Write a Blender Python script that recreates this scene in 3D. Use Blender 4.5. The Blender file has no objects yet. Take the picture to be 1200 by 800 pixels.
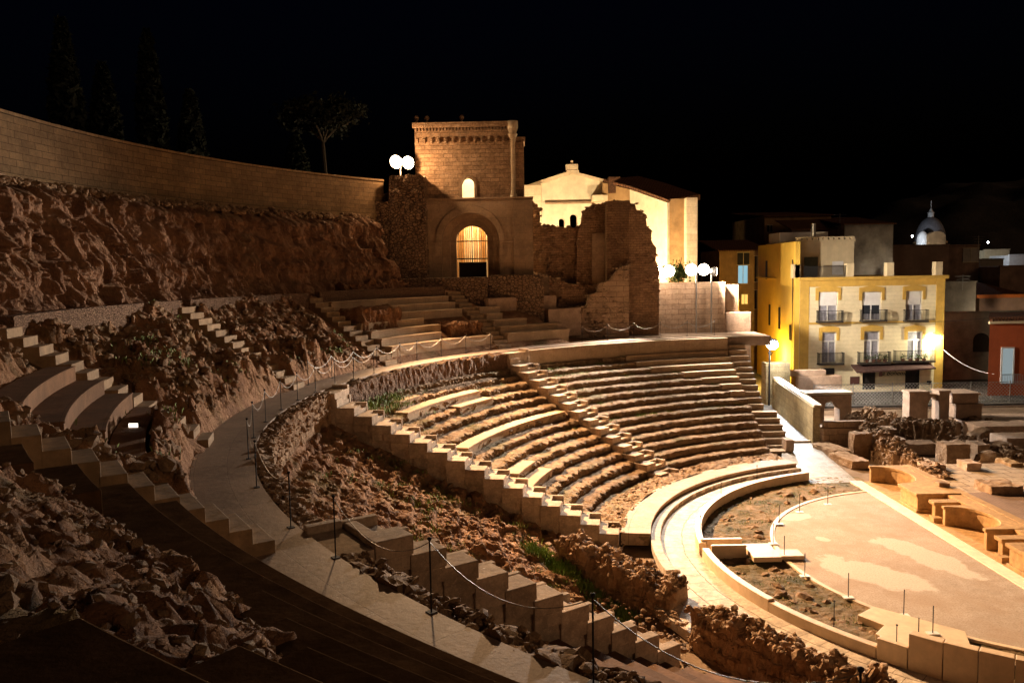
import bpy, bmesh, math, random
import numpy as np
from mathutils import Vector
random.seed(7); rng = np.random.default_rng(11)
R = math.radians
scene = bpy.context.scene
COL = scene.collection

# ------------------------------------------------------------------ survey of the place
S = 4.6
CAMZ = 2.272*S                      # eye above the orchestra floor
CX, CY = 3.943*S, 6.113*S           # centre of the theatre
FOC, PITCH, ROLL = 945.208, 0.0868, R(1)
ZW = 1.272*S                        # level of the walkway
RIN, ROUT = 25.99, 27.45            # walkway radii

def ray(x, y):
    dx, dy = x-600, y-400
    u = (math.cos(ROLL)*dx-math.sin(ROLL)*dy)/FOC; v = (math.sin(ROLL)*dx+math.cos(ROLL)*dy)/FOC
    return Vector((u, math.cos(PITCH)-v*math.sin(PITCH), -math.sin(PITCH)-v*math.cos(PITCH)))
def az(x, y, z):
    d = ray(x, y); return Vector((0, 0, CAMZ))+d*((z-CAMZ)/d.z)
def at(x, y, Y):
    d = ray(x, y); return Vector((0, 0, CAMZ))+d*(Y/d.y)
def P(r, a, z=0.0):
    return Vector((CX+r*math.cos(R(a)), CY+r*math.sin(R(a)), z))
def polar(p): return math.hypot(p.x-CX, p.y-CY), math.degrees(math.atan2(p.y-CY, p.x-CX)) % 360

# ------------------------------------------------------------------ noise
_perm = rng.permutation(4096)
_grad = rng.normal(size=(4096, 3)); _grad /= np.linalg.norm(_grad, axis=1)[:, None]
def pnoise(p):
    p = np.asarray(p, float); i = np.floor(p).astype(int); f = p-i
    w = f*f*f*(f*(f*6-15)+10)
    out = 0
    for a in (0, 1):
        for b in (0, 1):
            for c in (0, 1):
                h = _perm[(_perm[(_perm[(i[..., 0]+a) & 4095]+i[..., 1]+b) & 4095]+i[..., 2]+c) & 4095]
                g = _grad[h]
                d = g[..., 0]*(f[..., 0]-a)+g[..., 1]*(f[..., 1]-b)+g[..., 2]*(f[..., 2]-c)
                out = out+d*(w[..., 0] if a else 1-w[..., 0])*(w[..., 1] if b else 1-w[..., 1])*(w[..., 2] if c else 1-w[..., 2])
    return out*1.5
def fbm(p, octv=4, gain=.5):
    p = np.asarray(p, float); o = 0; a = 1
    for k in range(octv):
        o = o+a*pnoise(p*2**k+17.3*k); a *= gain
    return o
def ridged(p, octv=4):
    p = np.asarray(p, float); o = 0; a = 1
    for k in range(octv):
        o = o+a*(1-2*np.abs(pnoise(p*2**k+31.7*k))); a *= .5
    return o/1.8
def facet(u, v, seed=0):
    """broken rock: every cell has its own height and its own tilt"""
    u = np.asarray(u, float)+.35*pnoise(np.stack([u*1.3, v*1.3, np.full_like(u, seed+.5)], -1)); v = np.asarray(v, float)+.35*pnoise(np.stack([u*1.3, v*1.3, np.full_like(u, seed+9.5)], -1))
    iu, iv = np.floor(u).astype(int), np.floor(v).astype(int); best = np.full(u.shape, 9e9); out = np.zeros(u.shape)
    for a in (-1, 0, 1):
        for b in (-1, 0, 1):
            cu, cv = iu+a, iv+b; h = _perm[(_perm[(cu+seed*57) & 4095]+cv) & 4095]
            g = _grad[h]; fu, fv = cu+.5+.45*g[..., 0]-u, cv+.5+.45*g[..., 1]-v; d = fu*fu+fv*fv
            g2 = _grad[(h*7+3) & 4095]; val = g2[..., 2]*.8+.9*(g2[..., 0]*fu+g2[..., 1]*fv); m = d < best
            out = np.where(m, val, out); best = np.where(m, d, best)
    return out
def sstep(x, a, b):
    t = np.clip((x-a)/(b-a), 0, 1); return t*t*(3-2*t)

# ------------------------------------------------------------------ materials
def nodes(name):
    m = bpy.data.materials.new(name); m.use_nodes = True
    nt = m.node_tree; b = nt.nodes['Principled BSDF']
    return m, nt, b
def N(nt, t, **kw):
    n = nt.nodes.new(t)
    for k, v in kw.items(): setattr(n, k, v)
    return n
def L(nt, a, b): nt.links.new(a, b)
def ramp(nt, fac, stops):
    r = N(nt, 'ShaderNodeValToRGB'); e = r.color_ramp.elements
    while len(e) < len(stops): e.new(.5)
    for el, (p, c) in zip(e, stops):
        el.position = p; el.color = (*c, 1)
    L(nt, fac, r.inputs[0]); return r.outputs[0]
def noise(nt, vec, scale, det=6, rough=.55, dist=0):
    n = N(nt, 'ShaderNodeTexNoise'); n.inputs['Scale'].default_value = scale
    n.inputs['Detail'].default_value = det; n.inputs['Roughness'].default_value = rough
    n.inputs['Distortion'].default_value = dist
    L(nt, vec, n.inputs['Vector']); return n.outputs['Fac']
def mix(nt, fac, a, b, mode='MIX'):
    m = N(nt, 'ShaderNodeMix', data_type='RGBA', blend_type=mode)
    for sock, v in ((m.inputs[0], fac), (m.inputs[6], a), (m.inputs[7], b)):
        if isinstance(v, (int, float)): sock.default_value = v
        elif isinstance(v, tuple): sock.default_value = (*v, 1)
        else: L(nt, v, sock)
    return m.outputs[2]
def math_(nt, op, a, b=0.0, c=None):
    m = N(nt, 'ShaderNodeMath', operation=op)
    for s, v in zip(m.inputs, (a, b, c)):
        if v is None: continue
        if isinstance(v, (int, float)): s.default_value = v
        else: L(nt, v, s)
    return m.outputs[0]
def bump(nt, b, h, strength, dist, prev=None):
    n = N(nt, 'ShaderNodeBump'); n.inputs['Strength'].default_value = strength; n.inputs['Distance'].default_value = dist
    L(nt, h, n.inputs['Height'])
    if prev: L(nt, prev, n.inputs['Normal'])
    L(nt, n.outputs[0], b.inputs['Normal']); return n.outputs[0]
def pos(nt): return N(nt, 'ShaderNodeNewGeometry').outputs['Position']
def wallvec(nt, kind):
    """brick space: 'flat' for axis aligned walls, 'ring' for walls round the theatre centre, 'floor' for paving, 'ringfloor'"""
    p = N(nt, 'ShaderNodeSeparateXYZ'); L(nt, pos(nt), p.inputs[0]); x, y, z = p.outputs
    c = N(nt, 'ShaderNodeCombineXYZ')
    if kind == 'flat':
        L(nt, math_(nt, 'ADD', x, y), c.inputs[0]); L(nt, z, c.inputs[1])
    elif kind == 'floor':
        L(nt, x, c.inputs[0]); L(nt, y, c.inputs[1])
    else:
        dx = math_(nt, 'SUBTRACT', x, CX); dy = math_(nt, 'SUBTRACT', y, CY)
        ang = math_(nt, 'ARCTAN2', dy, math_(nt, 'MULTIPLY', dx, -1))
        rad = math_(nt, 'SQRT', math_(nt, 'ADD', math_(nt, 'MULTIPLY', dx, dx), math_(nt, 'MULTIPLY', dy, dy)))
        if kind == 'ring':
            L(nt, math_(nt, 'MULTIPLY', ang, 30.0), c.inputs[0]); L(nt, z, c.inputs[1])
        else:
            L(nt, math_(nt, 'MULTIPLY', ang, 22.0), c.inputs[0]); L(nt, rad, c.inputs[1])
    return c.outputs[0]
def brick(nt, vec, w, h, mortar, c1, c2, cm, bias=0.0, off=.5):
    t = N(nt, 'ShaderNodeTexBrick'); t.offset = off
    t.inputs['Scale'].default_value = 1; t.inputs['Brick Width'].default_value = w; t.inputs['Row Height'].default_value = h
    t.inputs['Mortar Size'].default_value = mortar; t.inputs['Mortar Smooth'].default_value = .3; t.inputs['Bias'].default_value = bias
    for k, c in (('Color1', c1), ('Color2', c2), ('Mortar', cm)): t.inputs[k].default_value = (*c, 1)
    L(nt, vec, t.inputs['Vector']); return t.outputs['Color'], t.outputs['Fac']
def tone(nt, c, k):
    """each block a little lighter, darker or warmer than the next"""
    oi = N(nt, 'ShaderNodeObjectInfo'); f = ramp(nt, oi.outputs['Random'], [(.0, (1-.55*k, 1-.6*k, 1-.66*k)), (.5, (1, 1, 1)), (1, (1+.25*k, 1+.22*k, 1+.2*k))])
    return mix(nt, 1.0, c, f, 'MULTIPLY')
def plain(name, col, rough=.7, metal=0, var=.15, bscale=6, bstr=.25):
    m, nt, b = nodes(name); p = pos(nt)
    f = noise(nt, p, bscale, 8, .65); f2 = noise(nt, p, bscale*.22, 6, .6, .4)
    d = tuple(max(0, c*(1-2*var)) for c in col); u = tuple(min(1, c*(1+var)) for c in col)
    c = ramp(nt, f, [(.3, d), (.7, u)])
    mp = N(nt, 'ShaderNodeMapping'); mp.inputs['Scale'].default_value = (bscale*.8, bscale*.8, bscale*.07); L(nt, p, mp.inputs[0])   # rain streaks
    st = math_(nt, 'MULTIPLY', ramp(nt, noise(nt, mp.outputs[0], 1.0, 6, .7), [(.45, (0, 0, 0)), (.72, (1, 1, 1))]), min(.75, var*2.6))
    c = mix(nt, st, c, tuple(x*.5 for x in col))
    c = mix(nt, math_(nt, 'MULTIPLY', ramp(nt, f2, [(.4, (0, 0, 0)), (.66, (1, 1, 1))]), min(.7, var*2.2)), c, tuple(x*.62 for x in col))
    c = tone(nt, c, min(.5, var*1.2))
    L(nt, c, b.inputs['Base Color']); b.inputs['Specular IOR Level'].default_value = .25
    b.inputs['Roughness'].default_value = rough; b.inputs['Metallic'].default_value = metal
    if bstr: bump(nt, b, f, bstr, .03)
    return m
def rock(name, cols, scale=1.5, bstr=.7, bdist=.12, moss=0.0, stretch=None, rough=.92):
    m, nt, b = nodes(name); p = pos(nt)
    if stretch:
        mp = N(nt, 'ShaderNodeMapping'); mp.inputs['Scale'].default_value = stretch; L(nt, p, mp.inputs[0]); p = mp.outputs[0]
    f = noise(nt, p, scale, 8, .62, .3); g = noise(nt, p, scale*5, 8, .7)
    c = ramp(nt, f, [(.28, cols[0]), (.5, cols[1]), (.72, cols[2])])
    c = mix(nt, math_(nt, 'MULTIPLY', g, .55), c, tuple(x*.45 for x in cols[0]))
    if moss:
        ng = N(nt, 'ShaderNodeNewGeometry'); s = N(nt, 'ShaderNodeSeparateXYZ'); L(nt, ng.outputs['Normal'], s.inputs[0])
        k = math_(nt, 'MULTIPLY', ramp(nt, noise(nt, pos(nt), .55, 5), [(.52, (0, 0, 0)), (.66, (1, 1, 1))]), math_(nt, 'MULTIPLY', s.outputs[2], moss))
        c = mix(nt, k, c, (.06, .075, .02))
    c = tone(nt, c, .35)
    L(nt, c, b.inputs['Base Color']); b.inputs['Roughness'].default_value = rough; b.inputs['Specular IOR Level'].default_value = .2
    v = N(nt, 'ShaderNodeTexVoronoi'); v.feature = 'F1'; v.inputs['Scale'].default_value = scale*3.2; L(nt, p, v.inputs['Vector'])
    n1 = bump(nt, b, v.outputs['Distance'], bstr*.45, bdist*.8)
    v3 = N(nt, 'ShaderNodeTexVoronoi'); v3.feature = 'DISTANCE_TO_EDGE'; v3.inputs['Scale'].default_value = scale*7
    wv = N(nt, 'ShaderNodeTexNoise'); wv.inputs['Scale'].default_value = scale*4; L(nt, p, wv.inputs['Vector'])
    wa = N(nt, 'ShaderNodeVectorMath', operation='MULTIPLY_ADD'); L(nt, wv.outputs['Color'], wa.inputs[0]); wa.inputs[1].default_value = (.35, .35, .35); L(nt, p, wa.inputs[2]); L(nt, wa.outputs[0], v3.inputs['Vector'])
    n2 = bump(nt, b, ramp(nt, v3.outputs['Distance'], [(.0, (0, 0, 0)), (.10, (1, 1, 1))]), bstr*.5, bdist*.5, n1)
    bump(nt, b, g, bstr, bdist, n2)
    return m
def masonry(name, kind, w, h, mortar, c1, c2, cm, bstr=.6, bdist=.03, stain=.5, wobble=.05, nscale=2.0, rough=.88):
    m, nt, b = nodes(name); v = wallvec(nt, kind); p = pos(nt)
    nz = N(nt, 'ShaderNodeTexNoise'); nz.inputs['Scale'].default_value = 1.7; L(nt, p, nz.inputs['Vector'])
    ad = N(nt, 'ShaderNodeVectorMath', operation='MULTIPLY_ADD'); L(nt, nz.outputs['Color'], ad.inputs[0])
    ad.inputs[1].default_value = (wobble, wobble, 0); L(nt, v, ad.inputs[2])
    c, f = brick(nt, ad.outputs[0], w, h, mortar, c1, c2, cm)
    st = noise(nt, p, nscale, 8, .65)
    c = mix(nt, ramp(nt, st, [(.40, (stain,)*3), (.60, (0, 0, 0))]), c, tuple(x*.36 for x in c1))
    c = mix(nt, ramp(nt, noise(nt, p, nscale*4.3, 8, .7), [(.50, (0, 0, 0)), (.70, (stain*.9,)*3)]), c, tuple(min(1, x*1.35) for x in c1))
    c = mix(nt, ramp(nt, noise(nt, p, nscale*9, 6, .75), [(.52, (0, 0, 0)), (.66, (stain,)*3)]), c, tuple(x*.45 for x in c1))
    c = tone(nt, c, stain*.8)
    L(nt, c, b.inputs['Base Color']); b.inputs['Roughness'].default_value = rough; b.inputs['Specular IOR Level'].default_value = .12
    g = noise(nt, p, 9, 8, .7)
    n1 = bump(nt, b, math_(nt, 'SUBTRACT', 1.0, f), bstr, bdist)
    bump(nt, b, g, bstr*.8, .05, n1)
    return m
def rubble(name, scale, c1, c2, cm, bstr=.9, bdist=.08, kz=1.35):
    """small field stones set in mortar"""
    m, nt, b = nodes(name); p = pos(nt)
    mp = N(nt, 'ShaderNodeMapping'); mp.inputs['Scale'].default_value = (1, 1, kz); L(nt, p, mp.inputs[0])
    v = N(nt, 'ShaderNodeTexVoronoi'); v.feature = 'DISTANCE_TO_EDGE'; v.inputs['Scale'].default_value = scale; L(nt, mp.outputs[0], v.inputs['Vector'])
    v2 = N(nt, 'ShaderNodeTexVoronoi'); v2.feature = 'F1'; v2.inputs['Scale'].default_value = scale; L(nt, mp.outputs[0], v2.inputs['Vector'])
    s = N(nt, 'ShaderNodeSeparateColor'); L(nt, v2.outputs['Color'], s.inputs[0])
    c = mix(nt, s.outputs[0], c1, c2)
    c = mix(nt, math_(nt, 'MULTIPLY', noise(nt, p, 3, 6), .8), c, tuple(x*.35 for x in c1))
    edge = ramp(nt, v.outputs['Distance'], [(.02, (0, 0, 0)), (.12, (1, 1, 1))])
    c = mix(nt, edge, cm, c)
    L(nt, c, b.inputs['Base Color']); b.inputs['Roughness'].default_value = .92; b.inputs['Specular IOR Level'].default_value = .2
    n1 = bump(nt, b, edge, bstr, bdist); bump(nt, b, noise(nt, p, 14, 6, .7), bstr*.6, .04, n1)
    return m
def emit(name, col, st):
    m = bpy.data.materials.new(name); m.use_nodes = True; nt = m.node_tree
    nt.nodes.remove(nt.nodes['Principled BSDF'])
    e = N(nt, 'ShaderNodeEmission'); e.inputs[0].default_value = (*col, 1); e.inputs[1].default_value = st
    L(nt, e.outputs[0], nt.nodes['Material Output'].inputs[0])
    m.cycles.emission_sampling = 'NONE'
    return m

ROCKC = [(.14, .062, .028), (.34, .175, .088), (.52, .31, .175)]
M = {}
M['rock'] = rock('hill rock', ROCKC, 1.3, .9, .14, .5)
M['cliff'] = rock('cliff rock', [(.12, .06, .033), (.28, .15, .085), (.40, .235, .14)], 1.0, .9, .16, .25, (1, 1, .55))
M['earth'] = rock('worn seat earth', [(.16, .095, .05), (.36, .235, .135), (.55, .39, .24)], 2.6, 1.0, .08, .6)
M['rockred'] = rock('reddish rock', [(.14, .06, .035), (.30, .14, .085), (.40, .21, .13)], 1.2, .9, .12)
M['seat'] = masonry('restored seat stone', 'ring', 1.3, 5, .008, (.46, .33, .21), (.40, .28, .175), (.2, .13, .08), .35, .012, .35, 0, 1.2)
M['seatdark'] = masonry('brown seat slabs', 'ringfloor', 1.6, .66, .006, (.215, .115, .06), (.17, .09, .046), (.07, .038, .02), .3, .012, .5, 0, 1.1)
M['seatshade'] = plain('brown seat slabs in painted shade', (.115, .064, .033), 1.0, 0, .3, 3, .4)  # brown seat slabs darkened in colour to stand for the foreground shade
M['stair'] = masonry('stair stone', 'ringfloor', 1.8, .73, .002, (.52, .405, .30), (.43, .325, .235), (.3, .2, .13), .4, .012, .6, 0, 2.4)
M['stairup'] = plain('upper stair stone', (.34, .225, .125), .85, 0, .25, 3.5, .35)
M['walk'] = masonry('walkway slabs', 'ringfloor', 2.1, .74, .006, (.38, .275, .20), (.335, .24, .17), (.19, .13, .09), .25, .012, .42, .02, .8, .62)
M['walk_white'] = masonry('worn white paving', 'ringfloor', 1.25, .8, .02, (.62, .54, .45), (.52, .43, .34), (.16, .115, .075), .7, .03, .6, .16, 2.0, .72)
M['fronttier'] = masonry('worn front tier stone', 'ringfloor', 1.1, 1.0, .012, (.50, .37, .25), (.42, .31, .2), (.2, .14, .08), .5, .03, .55, .1, 1.6, .7)
M['aditus'] = masonry('grey white paving', 'floor', 1.1, 1.4, .012, (.46, .43, .39), (.38, .35, .31), (.17, .145, .12), .5, .02, .6, .12, 1.1, .55)
M['rubble'] = rubble('rubble masonry', 9, (.28, .165, .10), (.18, .10, .06), (.14, .085, .05))
M['rubblebig'] = rubble('coarse rubble', 3.2, (.40, .26, .15), (.27, .16, .09), (.11, .065, .035), 1, .12)
M['bast'] = rubble('bastion rubble', 4.2, (.40, .26, .16), (.29, .18, .11), (.12, .075, .045), 1, .1)
M['ashlar'] = masonry('perimeter ashlar', 'ring', .62, .26, .012, (.22, .14, .07), (.155, .095, .048), (.06, .035, .018), .6, .02, .5, 0, .8)
M['tower'] = masonry('tower ashlar', 'flat', .62, .27, .014, (.42, .27, .16), (.29, .18, .105), (.17, .105, .06), .9, .045, .75, .12, 1.8)
M['portal'] = masonry('portal stone', 'flat', 1.1, .5, .006, (.40, .28, .18), (.35, .24, .15), (.2, .13, .08), .4, .015, .45, .0, 1.1)
M['ruin'] = masonry('ruin masonry', 'flat', .42, .17, .016, (.42, .26, .15), (.30, .175, .10), (.2, .12, .07), 1, .05, .6, .1, 1.8)
M['ruinbig'] = masonry('low wall ashlar', 'flat', .95, .36, .016, (.44, .30, .19), (.35, .23, .145), (.18, .11, .07), .8, .04, .45, .08, 1.5)
M['plaster'] = plain('church render', (.74, .62, .44), .85, 0, .13, 1.2, .35)
M['plasterdark'] = plain('weathered ochre render', (.42, .25, .11), .88, 0, .3, 1.0, .35)
M['quoin'] = masonry('quoin stone', 'flat', 1.2, .55, .01, (.7, .56, .38), (.6, .46, .3), (.4, .3, .2), .5, .02, .3, .03, 2)
M['yellow'] = masonry('yellow facade', 'flat', 60, .33, .01, (.74, .63, .40), (.70, .59, .37), (.5, .42, .25), .2, .008, .2, .0, .6, .75)
M['ochre'] = plain('ochre trim', (.55, .34, .07), .75, 0, .1, 2, .15)
M['amberwall'] = plain('yellow side wall', (.74, .48, .085), .8, 0, .05, .9, .2)
M['cream'] = plain('cream render', (.66, .54, .33), .8, 0, .13, .8, .2)
M['white'] = plain('white paint', (.72, .70, .66), .6, 0, .08, 2, .1)
M['iron'] = plain('black iron', (.02, .02, .022), .8, .0, .1, 5, 0)
M['steel'] = plain('steel', (.42, .41, .39), .4, .9, .1, 5, 0)
M['chain'] = plain('chain links', (.45, .40, .34), .45, .5, .35, 40, .3)
M['darkwood'] = plain('dark door', (.025, .02, .018), .6, 0, .3, 6, .2)
M['glass'] = plain('window glass', (.03, .035, .045), .12, 0, .1, 3, 0)
M['curtain'] = plain('pale window panes', (.34, .33, .36), .35, 0, .2, 5, .05)
M['rooftile'] = masonry('roof tiles', 'floor', .24, .5, .03, (.22, .10, .05), (.15, .07, .04), (.04, .02, .012), .9, .06, .5, .02, 2)
M['orange'] = plain('orange red wall', (.42, .095, .03), .8, 0, .12, 1, .15)
M['greywall'] = plain('grey old wall', (.42, .38, .31), .9, 0, .35, .6, .4)
M['darkwall'] = plain('brown party wall', (.30, .19, .13), .9, 0, .3, .7, .3)
M['soot_shade'] = plain('soot and recess shade', (.05, .04, .03), .9)
M['sand'] = None
M['amber'] = plain('amber stage stone', (.46, .285, .125), .78, 0, .22, 4.5, .6)
M['marble'] = plain('cream marble slab', (.66, .50, .33), .55, 0, .1, 3, .12)
M['whitestone'] = plain('white kerb stone', (.74, .64, .5), .6, 0, .1, 4, .15)
M['block'] = masonry('pinkish ruin block', 'flat', 30, 30, 0, (.46, .32, .22), (.44, .30, .21), (.3, .2, .15), .5, .02, .45, 0, 1.7)
M['boulder'] = rock('boulder', [(.24, .14, .075), (.40, .26, .15), (.54, .38, .24)], 2.6, .9, .06)
M['rubblestone'] = rock('ruin field stone', [(.20, .12, .065), (.34, .22, .13), (.46, .32, .2)], 2.5, .8, .05)
M['passwall'] = masonry('mossy passage ashlar', 'flat', 1.0, .42, .014, (.44, .34, .18), (.37, .28, .145), (.2, .14, .08), .7, .03, .6, .06, 1.2)
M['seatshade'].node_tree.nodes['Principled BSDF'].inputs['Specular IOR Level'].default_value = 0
M['dome'] = masonry('dome tiles', 'flat', .5, .3, .01, (.25, .24, .25), (.2, .19, .2), (.1, .1, .1), .3, .02, .3)
M['bark'] = plain('bark', (.045, .032, .022), .9, 0, .3, 6, .6)
M['leafdark'] = plain('dark needles', (.007, .010, .005), .8, 0, .3, 3, 0)
M['leaf'] = plain('green leaves', (.09, .13, .03), .75, 0, .35, 2, 0)
M["grass"] = plain("grass blades", (.17, .25, .045), .7, 0, .4, 1.2, 0)
M['planks'] = masonry('stage planks', 'floor', .14, 40, .006, (.27, .19, .145), (.22, .155, .12), (.06, .04, .03), .4, .012, .3, 0, 1.5, .5)
M['tilefloor'] = masonry('old paving', 'floor', .9, .7, .03, (.55, .43, .3), (.46, .34, .23), (.2, .13, .08), .6, .04, .4, .15, 2)
M['hill'] = rock('far hill', [(.05, .045, .04), (.09, .08, .07), (.14, .12, .1)], .08, .5, .5)
M['lens_warm'] = emit('lit floodlight lens', (1, .86, .62), 60)
M['lens_white'] = emit('lit street lamp glass', (.92, .96, 1), 60)
M['lit_amber'] = emit('lit amber window', (1, .55, .12), 1.1)
M['lit_blue'] = emit('lit pale window', (.42, .74, .85), .55)
M['marker'] = emit('lit step marker', (1, .85, .7), 2.6)
M['door_pale'] = emit('lit pale doorway', (.60, .72, .74), .32)

# sandy orchestra floor with worn pale patches, dirt ring
def sandmat():
    m, nt, b = nodes('orchestra sand'); p = pos(nt)
    big = noise(nt, p, .26, 3, .45); mid = noise(nt, p, 2.5, 8, .7); fine = noise(nt, p, 17, 8, .85)
    c = ramp(nt, mid, [(.3, (.29, .225, .165)), (.6, (.40, .33, .26)), (.8, (.46, .39, .32))])
    c = mix(nt, ramp(nt, big, [(.4, (0, 0, 0)), (.7, (.6, .6, .6))]), c, (.46, .35, .25))
    c = mix(nt, ramp(nt, fine, [(.47, (0, 0, 0)), (.60, (.85, .85, .85))]), c, (.19, .12, .07))
    c = mix(nt, ramp(nt, noise(nt, p, .8, 5, .6), [(.42, (0, 0, 0)), (.62, (.5, .5, .5))]), c, (.27, .175, .10))
    # worn mortar patches: real marks in the floor, ragged ellipses
    tot = None; wob = noise(nt, p, 1.1, 7, .62)
    for (ax, ay), (bx, by), wd in (((950, 653), (1100, 692), .46), ((1025, 628), (1150, 677), .34), ((918, 608), (950, 603), .62), ((954, 629), (974, 634), .7)):
        A, B = az(ax, ay, .06), az(bx, by, .06); ln = (B-A).length/2
        mp = N(nt, 'ShaderNodeMapping', vector_type='TEXTURE'); mp.inputs['Location'].default_value = ((A.x+B.x)/2, (A.y+B.y)/2, .06)
        mp.inputs['Rotation'].default_value = (0, 0, math.atan2(B.y-A.y, B.x-A.x)); mp.inputs['Scale'].default_value = (ln, ln*wd, 1); L(nt, p, mp.inputs[0])
        v = N(nt, 'ShaderNodeVectorMath', operation='LENGTH'); L(nt, mp.outputs[0], v.inputs[0])
        k = math_(nt, 'ADD', math_(nt, 'SUBTRACT', 1.0, v.outputs['Value']), math_(nt, 'MULTIPLY', math_(nt, 'SUBTRACT', wob, .5), 1.5))
        tot = k if tot is None else math_(nt, 'MAXIMUM', tot, k)
    msk = math_(nt, 'MULTIPLY', ramp(nt, tot, [(.0, (0, 0, 0)), (.14, (1, 1, 1))]), ramp(nt, fine, [(.44, (.9, .9, .9)), (.62, (.35, .35, .35))]))
    c = mix(nt, msk, c, (.52, .45, .375))
    L(nt, c, b.inputs['Base Color']); b.inputs['Roughness'].default_value = .9
    bump(nt, b, fine, .6, .03); return m
M['sand'] = sandmat()
def dirtmat():
    m, nt, b = nodes('orchestra dirt'); p = pos(nt)
    mid = noise(nt, p, 1.1, 8, .65, .4); fine = noise(nt, p, 16, 6, .75)
    c = ramp(nt, mid, [(.36, (.055, .05, .014)), (.47, (.15, .10, .04)), (.66, (.31, .19, .10))])
    c = mix(nt, math_(nt, 'MULTIPLY', fine, .6), c, (.07, .06, .02))
    L(nt, c, b.inputs['Base Color']); b.inputs['Roughness'].default_value = .95
    bump(nt, b, fine, .9, .08); return m
M['dirt'] = dirtmat()
def groundmat():
    m, nt, b = nodes('bare ground'); p = pos(nt)
    mid = noise(nt, p, .8, 8, .65); fine = noise(nt, p, 12, 6, .75)
    c = ramp(nt, mid, [(.34, (.16, .10, .055)), (.5, (.28, .18, .105)), (.7, (.38, .26, .155))])
    c = mix(nt, math_(nt, 'MULTIPLY', fine, .6), c, (.10, .06, .03))
    L(nt, c, b.inputs['Base Color']); b.inputs['Roughness'].default_value = .95
    bump(nt, b, fine, .8, .08); return m
M['ground'] = groundmat()

# ------------------------------------------------------------------ mesh helpers
class MB:
    def __init__(s): s.v = []; s.f = []
    def add(s, vs, fs):
        o = len(s.v); s.v += [tuple(v) for v in vs]; s.f += [tuple(i+o for i in f) for f in fs]; return s
    def box(s, x0, x1, y0, y1, z0, z1):
        return s.add([(x0, y0, z0), (x1, y0, z0), (x1, y1, z0), (x0, y1, z0), (x0, y0, z1), (x1, y0, z1), (x1, y1, z1), (x0, y1, z1)],
                     [(0, 3, 2, 1), (4, 5, 6, 7), (0, 1, 5, 4), (1, 2, 6, 5), (2, 3, 7, 6), (3, 0, 4, 7)])
    def obox(s, o, e, t, a0, a1, b0, b1, z0, z1):
        """box in a frame: origin o, horizontal axes e and t"""
        vs = []
        for z in (z0, z1):
            for a, b in ((a0, b0), (a1, b0), (a1, b1), (a0, b1)):
                vs.append((o.x+e.x*a+t.x*b, o.y+e.y*a+t.y*b, z))
        return s.add(vs, [(0, 3, 2, 1), (4, 5, 6, 7), (0, 1, 5, 4), (1, 2, 6, 5), (2, 3, 7, 6), (3, 0, 4, 7)])
    def tube(s, pts, rad, n=6, cap=True):
        pts = [Vector(p) for p in pts]; m = len(pts)
        rads = rad if isinstance(rad, (list, tuple)) else [rad]*m
        vs = []
        for i, p in enumerate(pts):
            d = (pts[min(i+1, m-1)]-pts[max(i-1, 0)]).normalized()
            u = d.cross(Vector((0, 0, 1)));
            if u.length < 1e-3: u = d.cross(Vector((0, 1, 0)))
            u.normalize(); w = d.cross(u)
            for k in range(n):
                a = 2*math.pi*k/n; vs.append(p+(u*math.cos(a)+w*math.sin(a))*rads[i])
        fs = [(i*n+k, i*n+(k+1) % n, (i+1)*n+(k+1) % n, (i+1)*n+k) for i in range(m-1) for k in range(n)]
        if cap: fs += [tuple(range(n-1, -1, -1)), tuple((m-1)*n+k for k in range(n))]
        return s.add(vs, fs)
    def lathe(s, c, prof, n=24, a0=0, a1=360):
        full = abs(a1-a0) >= 360; m = n if full else n+1; vs = []
        for r, z in prof:
            for k in range(m):
                a = R(a0+(a1-a0)*k/n); vs.append((c[0]+r*math.cos(a), c[1]+r*math.sin(a), z))
        fs = []
        for i in range(len(prof)-1):
            for k in range(n):
                k2 = (k+1) % m if full else k+1
                fs.append((i*m+k, i*m+k2, (i+1)*m+k2, (i+1)*m+k))
        return s.add(vs, fs)
    def sector(s, r0, r1, a0, a1, z0, z1, seg=.5, z1in=None):
        n = max(1, int(abs(R(a1-a0))*r1/seg)); vs = []
        for i in range(n+1):
            a = a0+(a1-a0)*i/n
            vs += [P(r0, a, z0), P(r1, a, z0), P(r1, a, z1), P(r0, a, z1 if z1in is None else z1in)]
        fs = []
        for i in range(n):
            o = i*4; q = o+4
            fs += [(o, o+3, q+3, q), (o+3, o+2, q+2, q+3), (o+2, o+1, q+1, q+2), (o+1, o, q, q+1)]
        fs += [(0, 1, 2, 3), (n*4+3, n*4+2, n*4+1, n*4)]
        return s.add(vs, fs)
    def extrude(s, poly, holes, o, e, t, d0, d1):
        """polygon (u, z) with holes stood up in the vertical plane through o along e, thickness d0..d1 along t"""
        bm = bmesh.new(); es = []
        for lp in [poly]+list(holes):
            vv = [bm.verts.new((p[0], p[1], 0)) for p in lp]
            es += [bm.edges.new((vv[i], vv[(i+1) % len(vv)])) for i in range(len(vv))]
        bmesh.ops.triangle_fill(bm, use_beauty=True, use_dissolve=False, edges=es)
        bm.verts.ensure_lookup_table(); bm.verts.index_update()
        P2 = [(v.co.x, v.co.y) for v in bm.verts]; F = [tuple(v.index for v in f.verts) for f in bm.faces]; bm.free()
        n = len(P2)
        vs = [(o.x+e.x*u+t.x*d, o.y+e.y*u+t.y*d, z) for d in (d0, d1) for u, z in P2]
        fs = list(F)+[tuple(reversed([i+n for i in f])) for f in F]
        k = 0
        for lp in [poly]+list(holes):
            m = len(lp)
            fs += [(k+i, k+(i+1) % m, n+k+(i+1) % m, n+k+i) for i in range(m)]
            k += m
        return s.add(vs, fs)
WLOC = {}
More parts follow.
